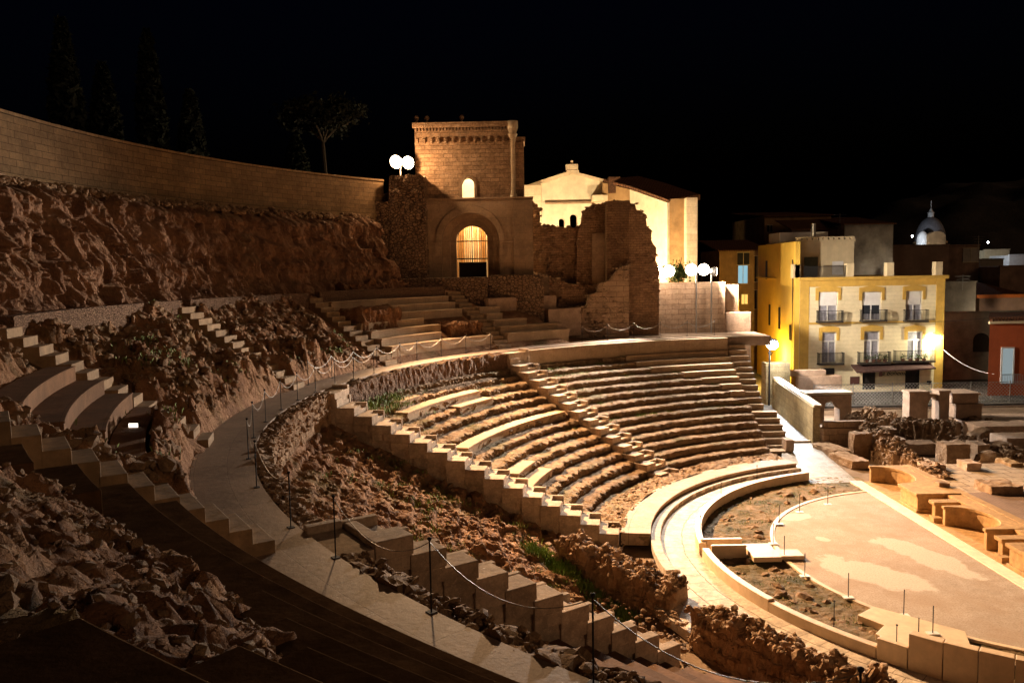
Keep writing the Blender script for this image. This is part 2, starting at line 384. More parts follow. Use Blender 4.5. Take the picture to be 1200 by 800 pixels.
def build(name, mb, mat, parent=None, smooth=False, bevel=0.0, recalc=True):
    if isinstance(mb, MB): v = np.array(mb.v, float); f = mb.f
    else: v, f = mb
    v = np.asarray(v, float)
    lo, hi = v.min(0), v.max(0); o = np.array([(lo[0]+hi[0])/2, (lo[1]+hi[1])/2, lo[2]])
    me = bpy.data.meshes.new(name)
    if isinstance(f, np.ndarray):
        me.vertices.add(len(v)); me.vertices.foreach_set('co', (v-o).astype(np.float32).ravel())
        me.loops.add(f.size); me.loops.foreach_set('vertex_index', f.astype(np.int32).ravel())
        me.polygons.add(len(f)); me.polygons.foreach_set('loop_start', np.arange(0, f.size, 4, dtype=np.int32))
        me.update(calc_edges=True)
    else:
        me.from_pydata([tuple(p) for p in (v-o)], [], f)
        if recalc:
            bm = bmesh.new(); bm.from_mesh(me); bmesh.ops.recalc_face_normals(bm, faces=bm.faces); bm.to_mesh(me); bm.free()
    if smooth: me.polygons.foreach_set('use_smooth', [True]*len(me.polygons))
    me.materials.append(mat)
    ob = bpy.data.objects.new(name, me); COL.objects.link(ob)
    ob.location = o; WLOC[ob.name] = Vector(o)
    if parent:
        ob.parent = parent; ob.location = Vector(o)-WLOC.get(parent.name, parent.location)
    if bevel:
        b = ob.modifiers.new('soft edges', 'BEVEL'); b.width = bevel; b.segments = 2; b.limit_method = 'ANGLE'
    return ob
def tag(o, label=None, cat=None, group=None, kind=None):
    if label: o['label'] = label
    if cat: o['category'] = cat
    if group: o['group'] = group
    if kind: o['kind'] = kind
    return o
def thing(name, loc, label, cat, group=None):
    o = bpy.data.objects.new(name, None); COL.objects.link(o); o.location = loc; o.empty_display_size = .2
    return tag(o, label, cat, group)
def copy_tree(o):
    c = o.copy(); COL.objects.link(c)
    for ch in o.children:
        d = ch.copy(); COL.objects.link(d); d.parent = c
    return c
ORD = 'first second third fourth fifth sixth seventh eighth ninth tenth eleventh twelfth thirteenth fourteenth fifteenth sixteenth seventeenth eighteenth nineteenth twentieth'.split()
def grid_faces(nu, nv):
    i = np.arange(nu*nv).reshape(nu, nv)
    return np.stack([i[:-1, :-1], i[1:, :-1], i[1:, 1:], i[:-1, 1:]], -1).reshape(-1, 4)

# ------------------------------------------------------------------ levels of the seating
def zrow(k): return 4.95-.335*k                # tread of lower tier k (0 = top)
def rrow(k): return 26-.73*(k+1)               # nose of lower tier k
def zlow(r): return 4.95-.335*((26-r)/.73-1)   # straight line through the noses
def zup(j): return 6.7+.38*j
def rup(j): return 27.65+.65*j
def zupl(r): return 6.7+.38*(r-27.65)/.65
ST_LOW = [134.5, 171.0, 214.0]                 # radial stairs below the walkway
ST_UP = [133.0, 153.0, 170.6, 193.0, 213.0]    # and above it

# ------------------------------------------------------------------ rocky hillside (one polar sheet)
HILL = []; HGRID = []
def ground_z(x, y):
    r, a = polar(Vector((x, y, 0))); i = min(len(HGRID[0])-1, int(np.searchsorted(HGRID[0], r))); j = min(len(HGRID[1])-1, int(np.searchsorted(HGRID[1], a)))
    return float(HGRID[2][i, j])
def hillside():
    rr = np.concatenate([np.arange(12.6, 25.45, .07), [25.5, 25.97, 26.03, 26.6, 27.2], np.arange(27.46, 33.4, .06), np.arange(33.5, 36.9, .4)])
    na = 1500; aa = np.linspace(98.5, 246, na)
    r, a = np.meshgrid(rr, aa, indexing='ij')
    x = CX+r*np.cos(np.radians(a)); y = CY+r*np.sin(np.radians(a))
    p = np.stack([x, y, np.zeros_like(x)], -1)
    n1 = fbm(p*.55, 4); n2 = ridged(p*1.25+9, 5); n3 = fbm(p*4.2+4, 5, .65); n5 = fbm(p*11+3, 3, .6); n4 = ridged(np.stack([x*1.3+y*.6, y*1.3-x*.6, x*0+5], -1)*1.7, 4)
    g1 = facet(x*.62+.2*y, y*.62-.2*x, 5); g2 = facet(x*1.7, y*1.7, 6); g3 = facet(x*4.2, y*4.2, 7)
    # lower part
    base = zlow(r)-.42
    k = (26-r)/.73; fr = k-np.floor(k)
    stepz = 4.95-.335*(np.floor(k)-sstep(1-fr, .72, 1.0)*0)          # stairs of cut rock
    soft = zlow(r)-.30*(fr-.5)
    inW3 = sstep(a, 172.2, 173.5)*(1-sstep(a, 212, 213))
    low = base*(1-inW3)+inW3*(soft*.3+stepz*.7-.46+.12*n1+.10*g1+.10*g2+.055*g3+.04*n3+.025*n5)
    low -= .55*inW3*sstep(a, 186, 205)*sstep(26-r, 3, 8)                   # sunken towards the near stairs
    low += (.06*n1-.12)*(1-inW3)*(r < 25)
    w4 = sstep(a, 214.5, 215.5); low += w4*(-.2+.12*n2+.07*n3)
    low = np.where(r < 15.3, np.minimum(low, -.02+(r-13.6)*.25*inW3+.18*n3*inW3*sstep(r, 13.6, 14.2)), low)
    low = np.where(r < 13.7, np.minimum(low, -.08), low)
    # upper part
    up = zupl(r)-.55
    rockw = sstep(a, 155, 157)*(1-sstep(a, 169, 170))+sstep(a, 172, 173.5)*(1-sstep(a, 190.5, 191.8))+sstep(a, 195, 196)*(1-sstep(a, 211.3, 212.3))+.8*sstep(a, 214.5, 216)
    face = np.minimum((r-27.47)*2.6, 1.0+.3*n1)
    rise = 5.85+face+.50*(r-27.9)*(r > 27.9)
    ed = sstep(r, 27.48, 27.9); rock_ = rise+.22*n1*ed+(.26*g1+.20*g2+.09*g3)*ed+.06*n3+.03*n5
    up = up*(1-np.clip(rockw, 0, 1))+rock_*np.clip(rockw, 0, 1)
    # restored seats near second stair: rock only left of/below them
    u2 = sstep(a, 195, 196)*(1-sstep(a, 206, 208.5)); inseat = u2*sstep(r, 28.1, 28.3)*(1-sstep(r, 30.9, 31.3))
    up = up*(1-inseat)+(zupl(r)-.55+.05*n3)*inseat
    dipu = sstep(a, 213.5, 217)*(1-sstep(a, 223, 226.))
    aend = np.minimum(226.5+(r-29.5)*4.5, 233); nearrock = sstep(a, 215.8, 217.5+0*r)*(1-sstep(a, aend-1, aend+.8))*sstep(r, 29.5, 29.75)
    up = np.where(a > 213.6, zupl(r)-.55+nearrock*(.30+.12*n1+.06*g1+.09*g2+.07*g3+.06*n3+.035*n5), up)
    up = np.where(r > 32.1, 9.25+.1*n3+.25*np.clip(n1, -.3, 1)*(r > 32.6), up)
    up = np.where(r > 33.6, 9.2, up)
    # at the far right the walkway has no slope behind it
    flat = 1-sstep(a, 121, 123.5)
    up = up*(1-flat)+5.8*flat
    low = np.where(x > 14.2, -.6, low)
    z = np.where(r <= 25.99, np.where(r > 25.45, 4.6, low), np.where(r < 27.46, 5.79, up))
    v = np.stack([x, y, z], -1)
    jit = .05*np.stack([fbm(p*3+50, 3), fbm(p*3+80, 3), np.zeros_like(x)], -1)
    act = ((inW3 > .5) & (r < 25.3)) | ((rockw > .5) & (r > 27.6) & (r < 33))
    v = v+jit*act[..., None]*1.6
    f = grid_faces(*r.shape)[:, ::-1]
    m1 = (inW3 > .6) & (r < 25.2) & (r > 15); m2 = (rockw > .6) & (r > 27.7) & (r < 32.6) & (inseat < .2) & (a < 214); m3 = (nearrock > .5) & (a > 214)
    HILL.extend([v[m1], v[m2], v[m3]])
    HGRID.extend([rr, aa, v[..., 2]])
    o = build('rocky_hillside', (v.reshape(-1, 3), f), M['rock'], smooth=False)
    tag(o, 'reddish brown bedrock slope cut under and between the theatre stairs', 'hillside', kind='structure')
hillside()

def cliff():
    na, nt = 900, 110
    aa = np.linspace(139, 209, na); tt = np.linspace(0, 1, nt)
    t, a = np.meshgrid(tt, aa, indexing='ij')
    top = 13.95; zc = 9.2+(top-9.2)*t
    s = R(1)*a*34
    q = np.stack([s*.9, zc*.28, np.zeros_like(s)], -1)
    lean = q+np.stack([.5*zc*fbm(np.stack([s*.12, s*0, s*0+4], -1), 2), s*0, s*0], -1)*.35
    fl = ridged(np.stack([lean[..., 0]*2.1, lean[..., 1]*.7, s*0+6], -1), 5)*.85; bl = fbm(np.stack([s*.35, zc*.35, s*0+3], -1), 4); fi = fbm(np.stack([s*3.2, zc*2.4, s*0+7], -1), 5, .65)
    msk = sstep(fbm(np.stack([s*.16, zc*.45, s*0+12], -1), 3), -.5, .1)                 # fluted here, blocky there
    u = zc*.8+.5*fbm(np.stack([s*.22, zc*.2, s*0+15], -1), 3); led = np.floor(u)+sstep(u-np.floor(u), .6, 1)-u      # ledges
    blk = fbm(np.stack([s*1.1, zc*1.0, s*0+22], -1), 5, .6)
    f1 = facet(s*.42, zc*.30, 1); f2 = facet(s*1.15, zc*.55, 2); f3 = facet(s*2.8, zc*1.5, 3); f4 = facet(s*6, zc*3.6, 4)
    r = 33.2+1.9*t**1.3-.42*f1*np.sin(np.pi*np.clip(t, .05, 1))-.34*f2-.17*f3-.075*f4-msk*.12*fl-.35*bl*np.sin(np.pi*np.clip(t, .05, 1))-.05*fi+.30*led
    r = np.where(t > .86, r+.55*sstep(t, .86, 1), r)
    zc = zc+.3*fbm(np.stack([s*.5, s*0+2, zc*.5], -1), 4)*np.sin(np.pi*t)
    v = np.stack([CX+r*np.cos(np.radians(a)), CY+r*np.sin(np.radians(a)), zc], -1)
    # a shelf at the top that runs back under the perimeter wall
    r2 = np.full(na, 37.5); vv = np.stack([CX+r2*np.cos(np.radians(aa)), CY+r2*np.sin(np.radians(aa)), np.full(na, 14.1)], -1)
    v = np.concatenate([v, vv[None]], 0)
    f = grid_faces(nt+1, na)
    o = build('rock_cliff', (v.reshape(-1, 3), f), M['cliff'], smooth=False)
    tag(o, 'fluted brown rock cliff under the curved perimeter wall', 'cliff', kind='structure')
cliff()

# walkway
mb = MB().sector(RIN, ROUT, 97.2, 246, 5.6, ZW, .3)
tag(build('walkway_path', mb, M['walk']), 'curved stone slab walkway between the two halves of the seating', 'walkway', kind='structure')
# perimeter wall on the cliff with a coping
pw = thing('perimeter_wall', P(36.5, 175, 14.0), 'tall curved ashlar wall running along the top of the rock cliff', 'wall')
build('wall_body', MB().sector(36.2, 36.9, 136.6, 214, 13.6, 16.38, .6), M['ashlar'], pw)
build('coping', MB().sector(36.12, 36.98, 136.6, 214, 16.38, 16.5, .6), M['ashlar'], pw)
build('plinth', MB().sector(36.08, 36.2, 138.5, 214, 13.6, 14.25, .6), M['ashlar'], pw)
# hill behind the wall, where the trees stand
o = build('hill', MB().sector(36.9, 95, 137, 214, 9, 15.7, 2.0), M['ground']); tag(o, kind='structure')

# low brick wall at the foot of the cliff
lowwalls = [(134.2, 152.3, 9.55, 'low rubble wall above the tiered seats left of the gate platform'),
            (153.8, 170.0, 9.5, 'long low brick wall between cliff foot and far rocky slope'),
            (171.2, 192.4, 9.5, 'low brick wall at the cliff foot beside the leftmost stairs')]
for a0, a1, zt_, lab in lowwalls:
    tag(build('low_wall', MB().sector(32.0, 32.35, a0, a1, 8.4, zt_, .4), M['rubble']), lab, 'wall', 'low walls at the foot of the cliff')

# rubble retaining walls under the walkway, rough top
def roughring(name, r0, r1, a0, a1, z0, z1, mat, amp=.06, seg=.09, zwob=.08, seed=0, nside=7, ntop=6):
    n = max(3, int(R(a1-a0)*r1/seg))
    prof = [(r0, z0+(z1-z0)*i/nside) for i in range(nside)]+[(r0+(r1-r0)*i/ntop, z1) for i in range(ntop+1)]+[(r1, z1+(z0-z1)*i/nside) for i in range(1, nside+1)]
    pr = np.array(prof); aa = np.linspace(a0, a1, n+1)
    r = np.repeat(pr[:, 0][:, None], n+1, 1); z = np.repeat(pr[:, 1][:, None], n+1, 1); a = np.repeat(aa[None], len(pr), 0)
    q = np.stack([CX+r*np.cos(np.radians(a)), CY+r*np.sin(np.radians(a)), z], -1)+seed*13.7
    r = r+amp*fbm(q*2.6, 4, .65)*1.6; hz = (z-z0)/(z1-z0)
    z = z+hz*(zwob*fbm(q*1.7+5, 4, .6)*1.6)
    v = np.stack([CX+r*np.cos(np.radians(a)), CY+r*np.sin(np.radians(a)), z], -1)
    m = len(pr); f = grid_faces(m, n+1)
    caps = []
    V = v.reshape(-1, 3)
    fl = [tuple(x) for x in f]+[tuple(i*(n+1) for i in range(m)), tuple(i*(n+1)+n for i in range(m-1, -1, -1))]
    return build(name, (V, fl), mat, smooth=False)
strip = []
for i, (a0, a1, lab) in enumerate([(98.6, 132.9, 'smooth retaining wall under the walkway right of the middle stairs'),
                                   (136.0, 169.4, 'long rubble retaining wall under the walkway left of the middle stairs'),
                                   (172.6, 212.4, 'curved rubble retaining wall round the rocky lower slope'),
                                   (215.6, 246, 'rough rubble strip edging the walkway below the camera')]):
    o = roughring('retaining_wall', 25.5, 25.98, a0, a1, 4.4, 5.80, M['rubble'] if i else M['seat'], .05 if i else .01, .09, .09 if i else .0, i)
    tag(o, lab, 'wall', 'retaining walls under the walkway')
    if i >= 2: strip.append((o, a0, a1))

# ------------------------------------------------------------------ worn seat tiers
def tier(k, a0, a1, seed, amp=.10, rough=1.0, mat=None):
    r0, r1, zt_ = rrow(k), rrow(k)+.78, zrow(k); zb = zt_-.55
    prof = [(r0, zb), (r0, zb+.2), (r0, zb+.33), (r0-.01, zb+.43), (r0+.0, zb+.50), (r0+.04, zb+.54), (r0+.13, zt_), (r0+.25, zt_), (r0+.4, zt_+.01), (r0+.56, zt_+.02), (r0+.78, zt_+.03)]
    pr = np.array(prof); n = max(6, int(R(a1-a0)*r0/.055)); aa = np.linspace(a0, a1, n+1)
    r = np.repeat(pr[:, 0][:, None], n+1, 1); z = np.repeat(pr[:, 1][:, None], n+1, 1); a = np.repeat(aa[None], len(pr), 0)
    s = R(1)*a*r0
    q = np.stack([s, z*1.3, r*1.3+seed*7.1], -1)
    big = fbm(np.stack([s*.35, s*0+seed*3.3, s*0], -1), 3)
    md = fbm(np.stack([s*1.5, z*1.3, r*1.2+seed*3.1], -1), 3)
    n1 = fbm(q*3.0, 5, .68); n2 = fbm(np.stack([s*1.1, r*1.1, s*0+seed*5], -1), 4)
    w = np.array([.5, .8, 1, 1.1, 1.2, 1.2, 1.1, .8, .6, .4, .2])[:, None]
    hi = fbm(q*8, 3, .65); r = r+amp*rough*(n1*.9+md*.9+.5*big+.6*hi+.15)*w
    wz = np.array([0, .1, .3, .5, .8, 1, 1, .9, .8, .6, .3])[:, None]
    z = z+amp*.75*rough*wz*(n2*.6+.45*n1+.4*hi-.30+big*.4)
    v = np.stack([CX+r*np.cos(np.radians(a)), CY+r*np.sin(np.radians(a)), z], -1)
    m = len(pr); f = [tuple(x) for x in grid_faces(m, n+1)]
    f += [tuple(i*(n+1) for i in range(m)), tuple(i*(n+1)+n for i in range(m-1, -1, -1))]
    return build('seat_tier', (v.reshape(-1, 3), f), mat or M['earth'], smooth=False)
def a_at_x(r, X): return math.degrees(math.acos(max(-1, min(1, (X-CX)/r))))
def bench(name, k, a0, a1, up=0.0, depth=.80, mat='seat', low=.5):
    r0 = rrow(k); zt_ = zrow(k)+.03+up
    mb = MB().sector(r0-.02, r0+depth, a0, a1, zt_-low, zt_-.09, .35).sector(r0-.06, r0+depth+.01, a0, a1, zt_-.09, zt_, .35)
    return build(name, mb, M[mat], bevel=.015)
# right wedge
right_bench = {0: 115.6, 1: 114.9, 2: 113.5, 3: 108.9, 4: 106.6, 5: 104.3, 6: 103.6}
for k in range(15):
    aR = a_at_x(rrow(k)+.3, 14.35-.03*k)+.25
    half = math.degrees(.78/(rrow(k)+.4)); aL = 134.5-half
    if k in right_bench:
        e = right_bench[k]
        o = bench('stone_bench', k, aR, e); tag(o, f'smooth stone bench beside the right hand stairs, {ORD[k]} row below the walkway', 'bench', 'smooth benches beside the right hand stairs')
        aR = e+.05
    o = tier(k, aR, aL, k+1, .07 if k < 7 else .06)
    tag(o, f'worn earthen seat tier right of the middle stairs, {ORD[k]} from the top', 'seat tier', 'worn seat tiers right of the middle stairs')
# middle wedge with some restored runs
mid_bench = {1: (156.8, 161.5), 2: (146.4, 163.3), 3: (146.3, 153.9), 6: (137.4, 164.5), 10: (157.0, 165.5), 9: (157.2, 164.4)}
mid_bench.pop(10); mid_bench[10] = (156.5, 167.0)
for k in range(15):
    h1 = math.degrees(.78/(rrow(k)+.4)); a0, a1 = 134.5+h1, 171.0-h1
    tag(tier(k, a0, a1, k+31, .11, 1.0), f'crumbling seat tier left of the middle stairs, {ORD[k]} from the top', 'seat tier', 'crumbling seat tiers left of the middle stairs')
    if k in mid_bench:
        b0, b1 = mid_bench[k]
        tag(bench('stone_bench', k, b0, min(b1, a1), .05, .62), f'restored smooth stone bench on the {ORD[k]} tier left of the middle stairs', 'bench', 'restored benches left of the middle stairs')
# near wedge, brown restored tiers below the camera
for k in range(2, 14):
    h1 = math.degrees(.78/(rrow(k)+.4))
    a1 = 243 if k < 8 else 226-(k-8)*.4
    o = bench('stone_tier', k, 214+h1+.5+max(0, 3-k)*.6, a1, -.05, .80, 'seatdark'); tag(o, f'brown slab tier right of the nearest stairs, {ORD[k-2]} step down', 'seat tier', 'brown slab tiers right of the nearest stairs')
# low fragments of tiers in the rocky wedge
for i, (k, b0, b1) in enumerate([(9, 197, 203), (11, 185.5, 191), (12, 184, 189.5)]):
    o = tier(k, b0, b1, 70+i, .10, 1.0); o.location.z -= .5
    tag(o, ['broken tier fragment on the rocky slope above the nearest stairs', 'upper earthen ledge low on the rocky slope beside the second stairs', 'lower earthen ledge low on the rocky slope beside the second stairs'][i], 'seat tier')
def ring_sheet(name, r0, r1, a0, a1, z, mat, nr, da, amp=0):
    rr = np.linspace(r0, r1, nr); aa = np.arange(a0, a1+da/2, da); r, a = np.meshgrid(rr, aa, indexing='ij')
    x = CX+r*np.cos(np.radians(a)); y = CY+r*np.sin(np.radians(a)); p = np.stack([x, y, x*0], -1)
    zz = z+amp*(.6*fbm(p*.9, 3)+.8*np.round(np.clip(ridged(p*1.1, 4)*2, -1, 1))*.5+.5*fbm(p*5, 4, .65))
    return build(name, (np.stack([x, y, zz], -1).reshape(-1, 3), grid_faces(*r.shape)[:, ::-1]), mat, smooth=True)
# front rows at the orchestra
ft = thing('front_seat_tier', P(13.8, 140, 0), 'wide pale stone tier along the foot of the seating', 'seat tier')
build('stone_course', MB().sector(13.15, 14.25, 106, 171.5, -.1, .28, .3).sector(13.10, 14.25, 106, 171.5, .28, .38, .3), M['fronttier'], ft, bevel=.02)
o = ring_sheet('earth_bed', 14.1, 15.3, 106, 171.5, .34, M['earth'], 22, .25, .13); o.parent = ft; o.location = o.location-ft.location
tag(build('front_step', MB().sector(12.72, 13.1, 106, 186, -.1, .20, .3), M['walk_white'], bevel=.02), 'narrow pale stone step between the front tier and the curved passage', 'step')
# curved passage paving and its low wall
o = build('passage_paving', MB().sector(11.43, 12.72, 104, 246, -.25, .04, .3).sector(12.72, 14.4, 186, 213, -.25, .035, .3), M['walk_white']); tag(o, kind='structure', label='bright worn stone paving of the curved passage')
lw = [(109.5, 176.6, .42, 'low curved stone wall bordering the far side of the orchestra'), (179.2, 203, .42, 'low curved wall from the marble bridge towards the tall slabs'), (203.1, 221.0, .36, 'lower stretch of curved wall just before the tall slabs')]
for a0, a1, h, lab in lw:
    tag(build('low_curved_wall', MB().sector(11.18, 11.43, a0, a1, -.3, h, .35), M['marble'], bevel=.015), lab, 'wall', 'low walls round the orchestra')
tall = thing('tall_slab_wall', P(11.3, 230, 0), 'tall cream marble slab wall stepping up beside the orchestra', 'wall')
ang = [221.2, 225.2, 229.3, 233.2, 237, 240.5, 244]
for i in range(6):
    build('slab', MB().sector(11.16, 11.45, ang[i], ang[i+1]-.12, -.3, [.62, 1.0, 1.02, 1.03, 1.02, 1.03][i], .35), M['marble'], tall, bevel=.015)

# orchestra
o = ring_sheet('dirt_strip', 8.4, 11.3, 96, 246, .0, M['dirt'], 48, .25, .06); tag(o, kind='structure', label='mossy dirt ring left unpaved inside the low wall')
mb = MB(); n = 64; vs = [P(8.5, 97+(263-97)*i/n, .06) for i in range(n+1)]+[Vector((16.55, P(8.5, 263).y, .06)), Vector((16.55, P(8.5, 97).y, .06))]
vs = [Vector((min(v.x, 16.55), v.y, .06)) for v in vs]
mb.add(vs, [tuple(range(len(vs)))]); mb.add([Vector((v.x, v.y, -.2)) for v in vs], [tuple(range(len(vs)-1, -1, -1))])
m_ = len(vs); mb.f += [(i, (i+1) % m_, m_+(i+1) % m_, m_+i) for i in range(m_)]
o = build('orchestra_floor', mb, M['sand']); tag(o, kind='structure', label='sandy half round orchestra floor with paler worn patches')
tag(build('orchestra_kerb', MB().sector(8.44, 8.6, 100, 246, -.2, .085, .3), M['marble']), 'thin pale curved kerb round the sandy floor', 'kerb')
mb = MB().box(16.2, 16.75, 16, 38.2, -.2, .10)
tag(build('stage_kerb', mb, M['whitestone'], bevel=.01), 'straight white stone kerb between orchestra and stage front', 'kerb')
# marble crossing
br = thing('marble_bridge', (8.5, 28.2, 0), 'cream marble slabs bridging the dirt ring on the theatre axis', 'slab bridge')
build('side_slab', MB().box(6.85, 8.35, 28.95, 29.12, -.1, .50), M['marble'], br, bevel=.01)
build('side_slab', MB().box(7.05, 8.30, 28.25, 28.4, -.1, .50), M['marble'], br, bevel=.01)
build('floor_slab', MB().box(8.36, 9.35, 27.55, 29.0, .12, .30), M['marble'], br, bevel=.015)
build('floor_slab', MB().box(9.36, 10.25, 27.85, 28.55, .08, .22), M['marble'], br, bevel=.015)
ms = [az(x, y, .22) for x, y in ((1005, 720), (1024, 710), (1131, 739), (1138, 757), (1189, 770), (1150, 788), (1085, 770), (1026, 742), (1036, 732))]
mb = MB(); n = len(ms); mb.add([Vector((p.x, p.y, .22)) for p in ms]+[Vector((p.x, p.y, .0)) for p in ms],
       [tuple(range(n)), tuple(range(2*n-1, n-1, -1))]+[(i, (i+1) % n, n+(i+1) % n, n+i) for i in range(n)])
tag(build('marble_platform', mb, M['marble'], bevel=.012), 'angular cream marble platform behind the tall slab wall', 'slab')

# ------------------------------------------------------------------ lower stairs
def stair_block(th_, k, w, lift, solid, rz=None):
    """a block with a solid cheek on the near side, two half steps and a thin far rim"""
    e = Vector((math.cos(R(th_)), math.sin(R(th_)), 0)); t = Vector((-e.y, e.x, 0)); o = Vector((CX, CY, 0))
    r0, r1, z = (rrow(k), rrow(k)+.73, zrow(k)+lift) if rz is None else (rz[0], rz[0]+.66, rz[1]); h = w/2; mb = MB(); j = random.uniform(-.025, .025); z += j*.6
    m = h-w*solid
    mb.obox(o, e, t, r0-.01+j, r1+.02, -h+j, h+j, z-.62, z-.34); mb.obox(o, e, t, r0-.04+j, r1+.02, -h+.05+j, h-.06+j, z-1.6-.3*lift, z-.62)
    mb.obox(o, e, t, r0-.03+j, r1+.03, m, h+j+.02, z-.34, z)
    mb.obox(o, e, t, r0-.02+j, r1+.02, -h+j, -h+.16, z-.34, z-.01)
    mb.obox(o, e, t, r0+.42, r1-.004, -h+.16, m, z-.34, z-.02); mb.obox(o, e, t, r0+j, r0+.42, -h+.16, m, z-.34, z-.19)
    return mb
stl = ['straight stone stairs running down the middle of the seating', 'stepped stone stairs with square hollows beside the rocky slope', 'nearest large stone stairs below the walkway, partly in shade']
for th_, lab, last in zip(ST_LOW, stl, (15, 16, 15)):
    st = thing('stairs', P(15, th_, 0), lab, 'stairs', 'stairs through the lower seating')
    for k in range(0, last if th_ < 200 else 11): build('step', stair_block(th_, k, 1.6, (.55-.02*k) if th_ < 140 else (.62 if th_ < 200 else 1.0-.02*k), .45 if th_ < 200 else (.38 if k < 6 else .16), None if th_ < 200 else (24.60-.655*k, 5.92-.372*k-.02*max(0, k-5))), M['stair'], st, bevel=.02)
    e = Vector((math.cos(R(th_)), math.sin(R(th_)), 0)); t = Vector((-e.y, e.x, 0)); o = Vector((CX, CY, 0)); mb = MB()
    mb.obox(o, e, t, 25.3, 25.98, -.8, .8, 4.3, 5.80); mb.obox(o, e, t, 25.3, 25.97, -.8, -.6, 5.8, 5.95)
    build('landing', mb, M['stair'], st, bevel=.015)
# right hand stairs along the end wall of the seating
st = thing('stairs', (14.8, 50, 0), 'stone stairs along the right end of the seating towards the white lamp', 'stairs', 'stairs through the lower seating')
ns = 13
for i in range(ns):
    z = 5.62-.325*i; y1 = 54.6-.46*i; x0 = 14.42-.02*i
    mb = MB().box(x0, x0+1.2, y1-.50, y1, 0, z-.09).box(x0-.02, x0+1.22, y1-.53, y1, z-.09, z)
    build('step', mb, M['seat'], st, bevel=.012)
for i in range(6):
    z = 1.75-.30*i; y1 = 48.5-.50*i
    mb = MB().box(13.75, 15.9, y1-.50, y1, -.2, z-.09).box(13.72, 15.93, y1-.53, y1, z-.09, z)
    build('step', mb, M['seat'], st, bevel=.012)
build('end_wall', MB().box(13.7, 15.7, 44.6, 45.45, -.2, .12), M['seat'], st)
tag(build('end_block', MB().box(15.3, 15.75, 44.6, 45.4, .12, .75), M['block'], bevel=.03), 'upright stone block at the foot of the right hand stairs', 'block')
tag(build('kerb_wall', MB().box(15.66, 15.95, 48.6, 54.8, -.2, .55), M['seat']), 'narrow stone kerb wall beside the right hand stairs', 'wall')
tag(build('seating_base', MB().box(12.4, 14.36, 44.5, 54.9, -.3, .2), M['rubble']), 'rubble foundation under the right end of the seating', 'foundation')

# ------------------------------------------------------------------ upper stairs and tiers
ups = [('narrow stairs climbing to the gate platform', 133.0), ('long dark sided stairs left of the tiered seats', 153.0), ('stairs up the far rocky slope to the low brick wall', 170.6),
       ('large dark stairs below the cliff at the left', 193.0), ('dim nearest stairs at the lower left', 213.0)]
for lab, th_ in ups:
    st = thing('stairs', P(27.6, th_, ZW), lab, 'stairs', 'stairs through the upper seating')
    e = Vector((math.cos(R(th_)), math.sin(R(th_)), 0)); t = Vector((-e.y, e.x, 0)); o = Vector((CX, CY, 0))
    n = 14
    for i in range(n):
        r0 = 27.2+.36*i if th_ < 200 else 26.75+.36*i; z = ZW+.24*(i+1)-.02*(i == 0)
        w = .52 if th_ < 180 else .55
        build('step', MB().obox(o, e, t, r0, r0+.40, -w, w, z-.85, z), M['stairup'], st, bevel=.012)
def ubench(j, a0, a1, depth=.68, mat='seat', low=.5):
    r0 = rup(j); z = zup(j); mb = MB().sector(r0, r0+depth, a0, a1, z-low, z-.08, .35).sector(r0-.04, r0+depth+.01, a0, a1, z-.08, z, .35)
    return build('stone_bench', mb, M[mat], bevel=.015)
hu = 1.25
for j, (a0, a1) in enumerate([(134.3, 151.6), (141.5, 151.6), (140.2, 151.6), (141.6, 151.6), (134.4, 144.3), (134.4, 144.0), (134.4, 151.6)]):
    o = ubench(j, a0, a1, .68, 'seat', .95 if j == 0 else .5)
    tag(o, f'upper stone bench left of the gate platform stairs, {ORD[j]} row above the walkway', 'bench', 'upper benches left of the gate platform stairs')
for j, (a0, a1) in enumerate([(121.6, 131.7), (122.4, 131.7), (126.4, 131.7), (129.2, 131.7), (128.6, 131.7)]):
    o = ubench(j, a0, a1, .68, 'seat', .95 if j == 0 else .5)
    tag(o, f'short upper bench right of the gate platform stairs, {ORD[j]} row above the walkway', 'bench', 'upper benches right of the gate platform stairs')
def ledge(name, r0, r1, a0, a1, z0, z1, mat, seed, amp=.12):
    return roughring(name, r0, r1, a0, a1, z0, z1, mat, amp, .08, amp*1.2, seed, 7, 8)
tag(ledge('rock_outcrop', 29.6, 31.2, 145.2, 151.3, 7.0, 8.55, M['rock'], 3, .13), 'reddish rock outcrop left among the upper benches', 'rock')
tag(ledge('rock_outcrop', 28.4, 29.6, 134.6, 139.6, 6.6, 7.45, M['rock'], 4, .13), 'broken rock patch beside the gate platform stairs', 'rock')
tag(ledge('rock_outcrop', 32.6, 33.9, 138.5, 147.5, 8.9, 9.9, M['rock'], 5, .16), 'rock mound beside the dark bastion wall', 'rock')
# restored large seats beside the left stairs
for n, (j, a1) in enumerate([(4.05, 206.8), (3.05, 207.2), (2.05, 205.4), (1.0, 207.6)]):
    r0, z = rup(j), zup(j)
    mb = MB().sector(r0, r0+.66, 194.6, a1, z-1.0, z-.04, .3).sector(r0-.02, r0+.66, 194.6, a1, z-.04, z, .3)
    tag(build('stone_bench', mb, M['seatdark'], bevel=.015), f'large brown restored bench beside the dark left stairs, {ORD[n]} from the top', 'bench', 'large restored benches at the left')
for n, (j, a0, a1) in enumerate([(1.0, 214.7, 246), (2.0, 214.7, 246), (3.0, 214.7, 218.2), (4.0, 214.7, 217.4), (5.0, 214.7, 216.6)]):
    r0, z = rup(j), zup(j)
    tag(build('stone_bench', MB().sector(r0, r0+.66, a0, a1, z-.9, z, .25), M['seatshade'], bevel=.012), f'shaded broad seat slab beside the dim nearest stairs, {ORD[n]} row up', 'bench', 'shaded seat slabs beside the nearest stairs')
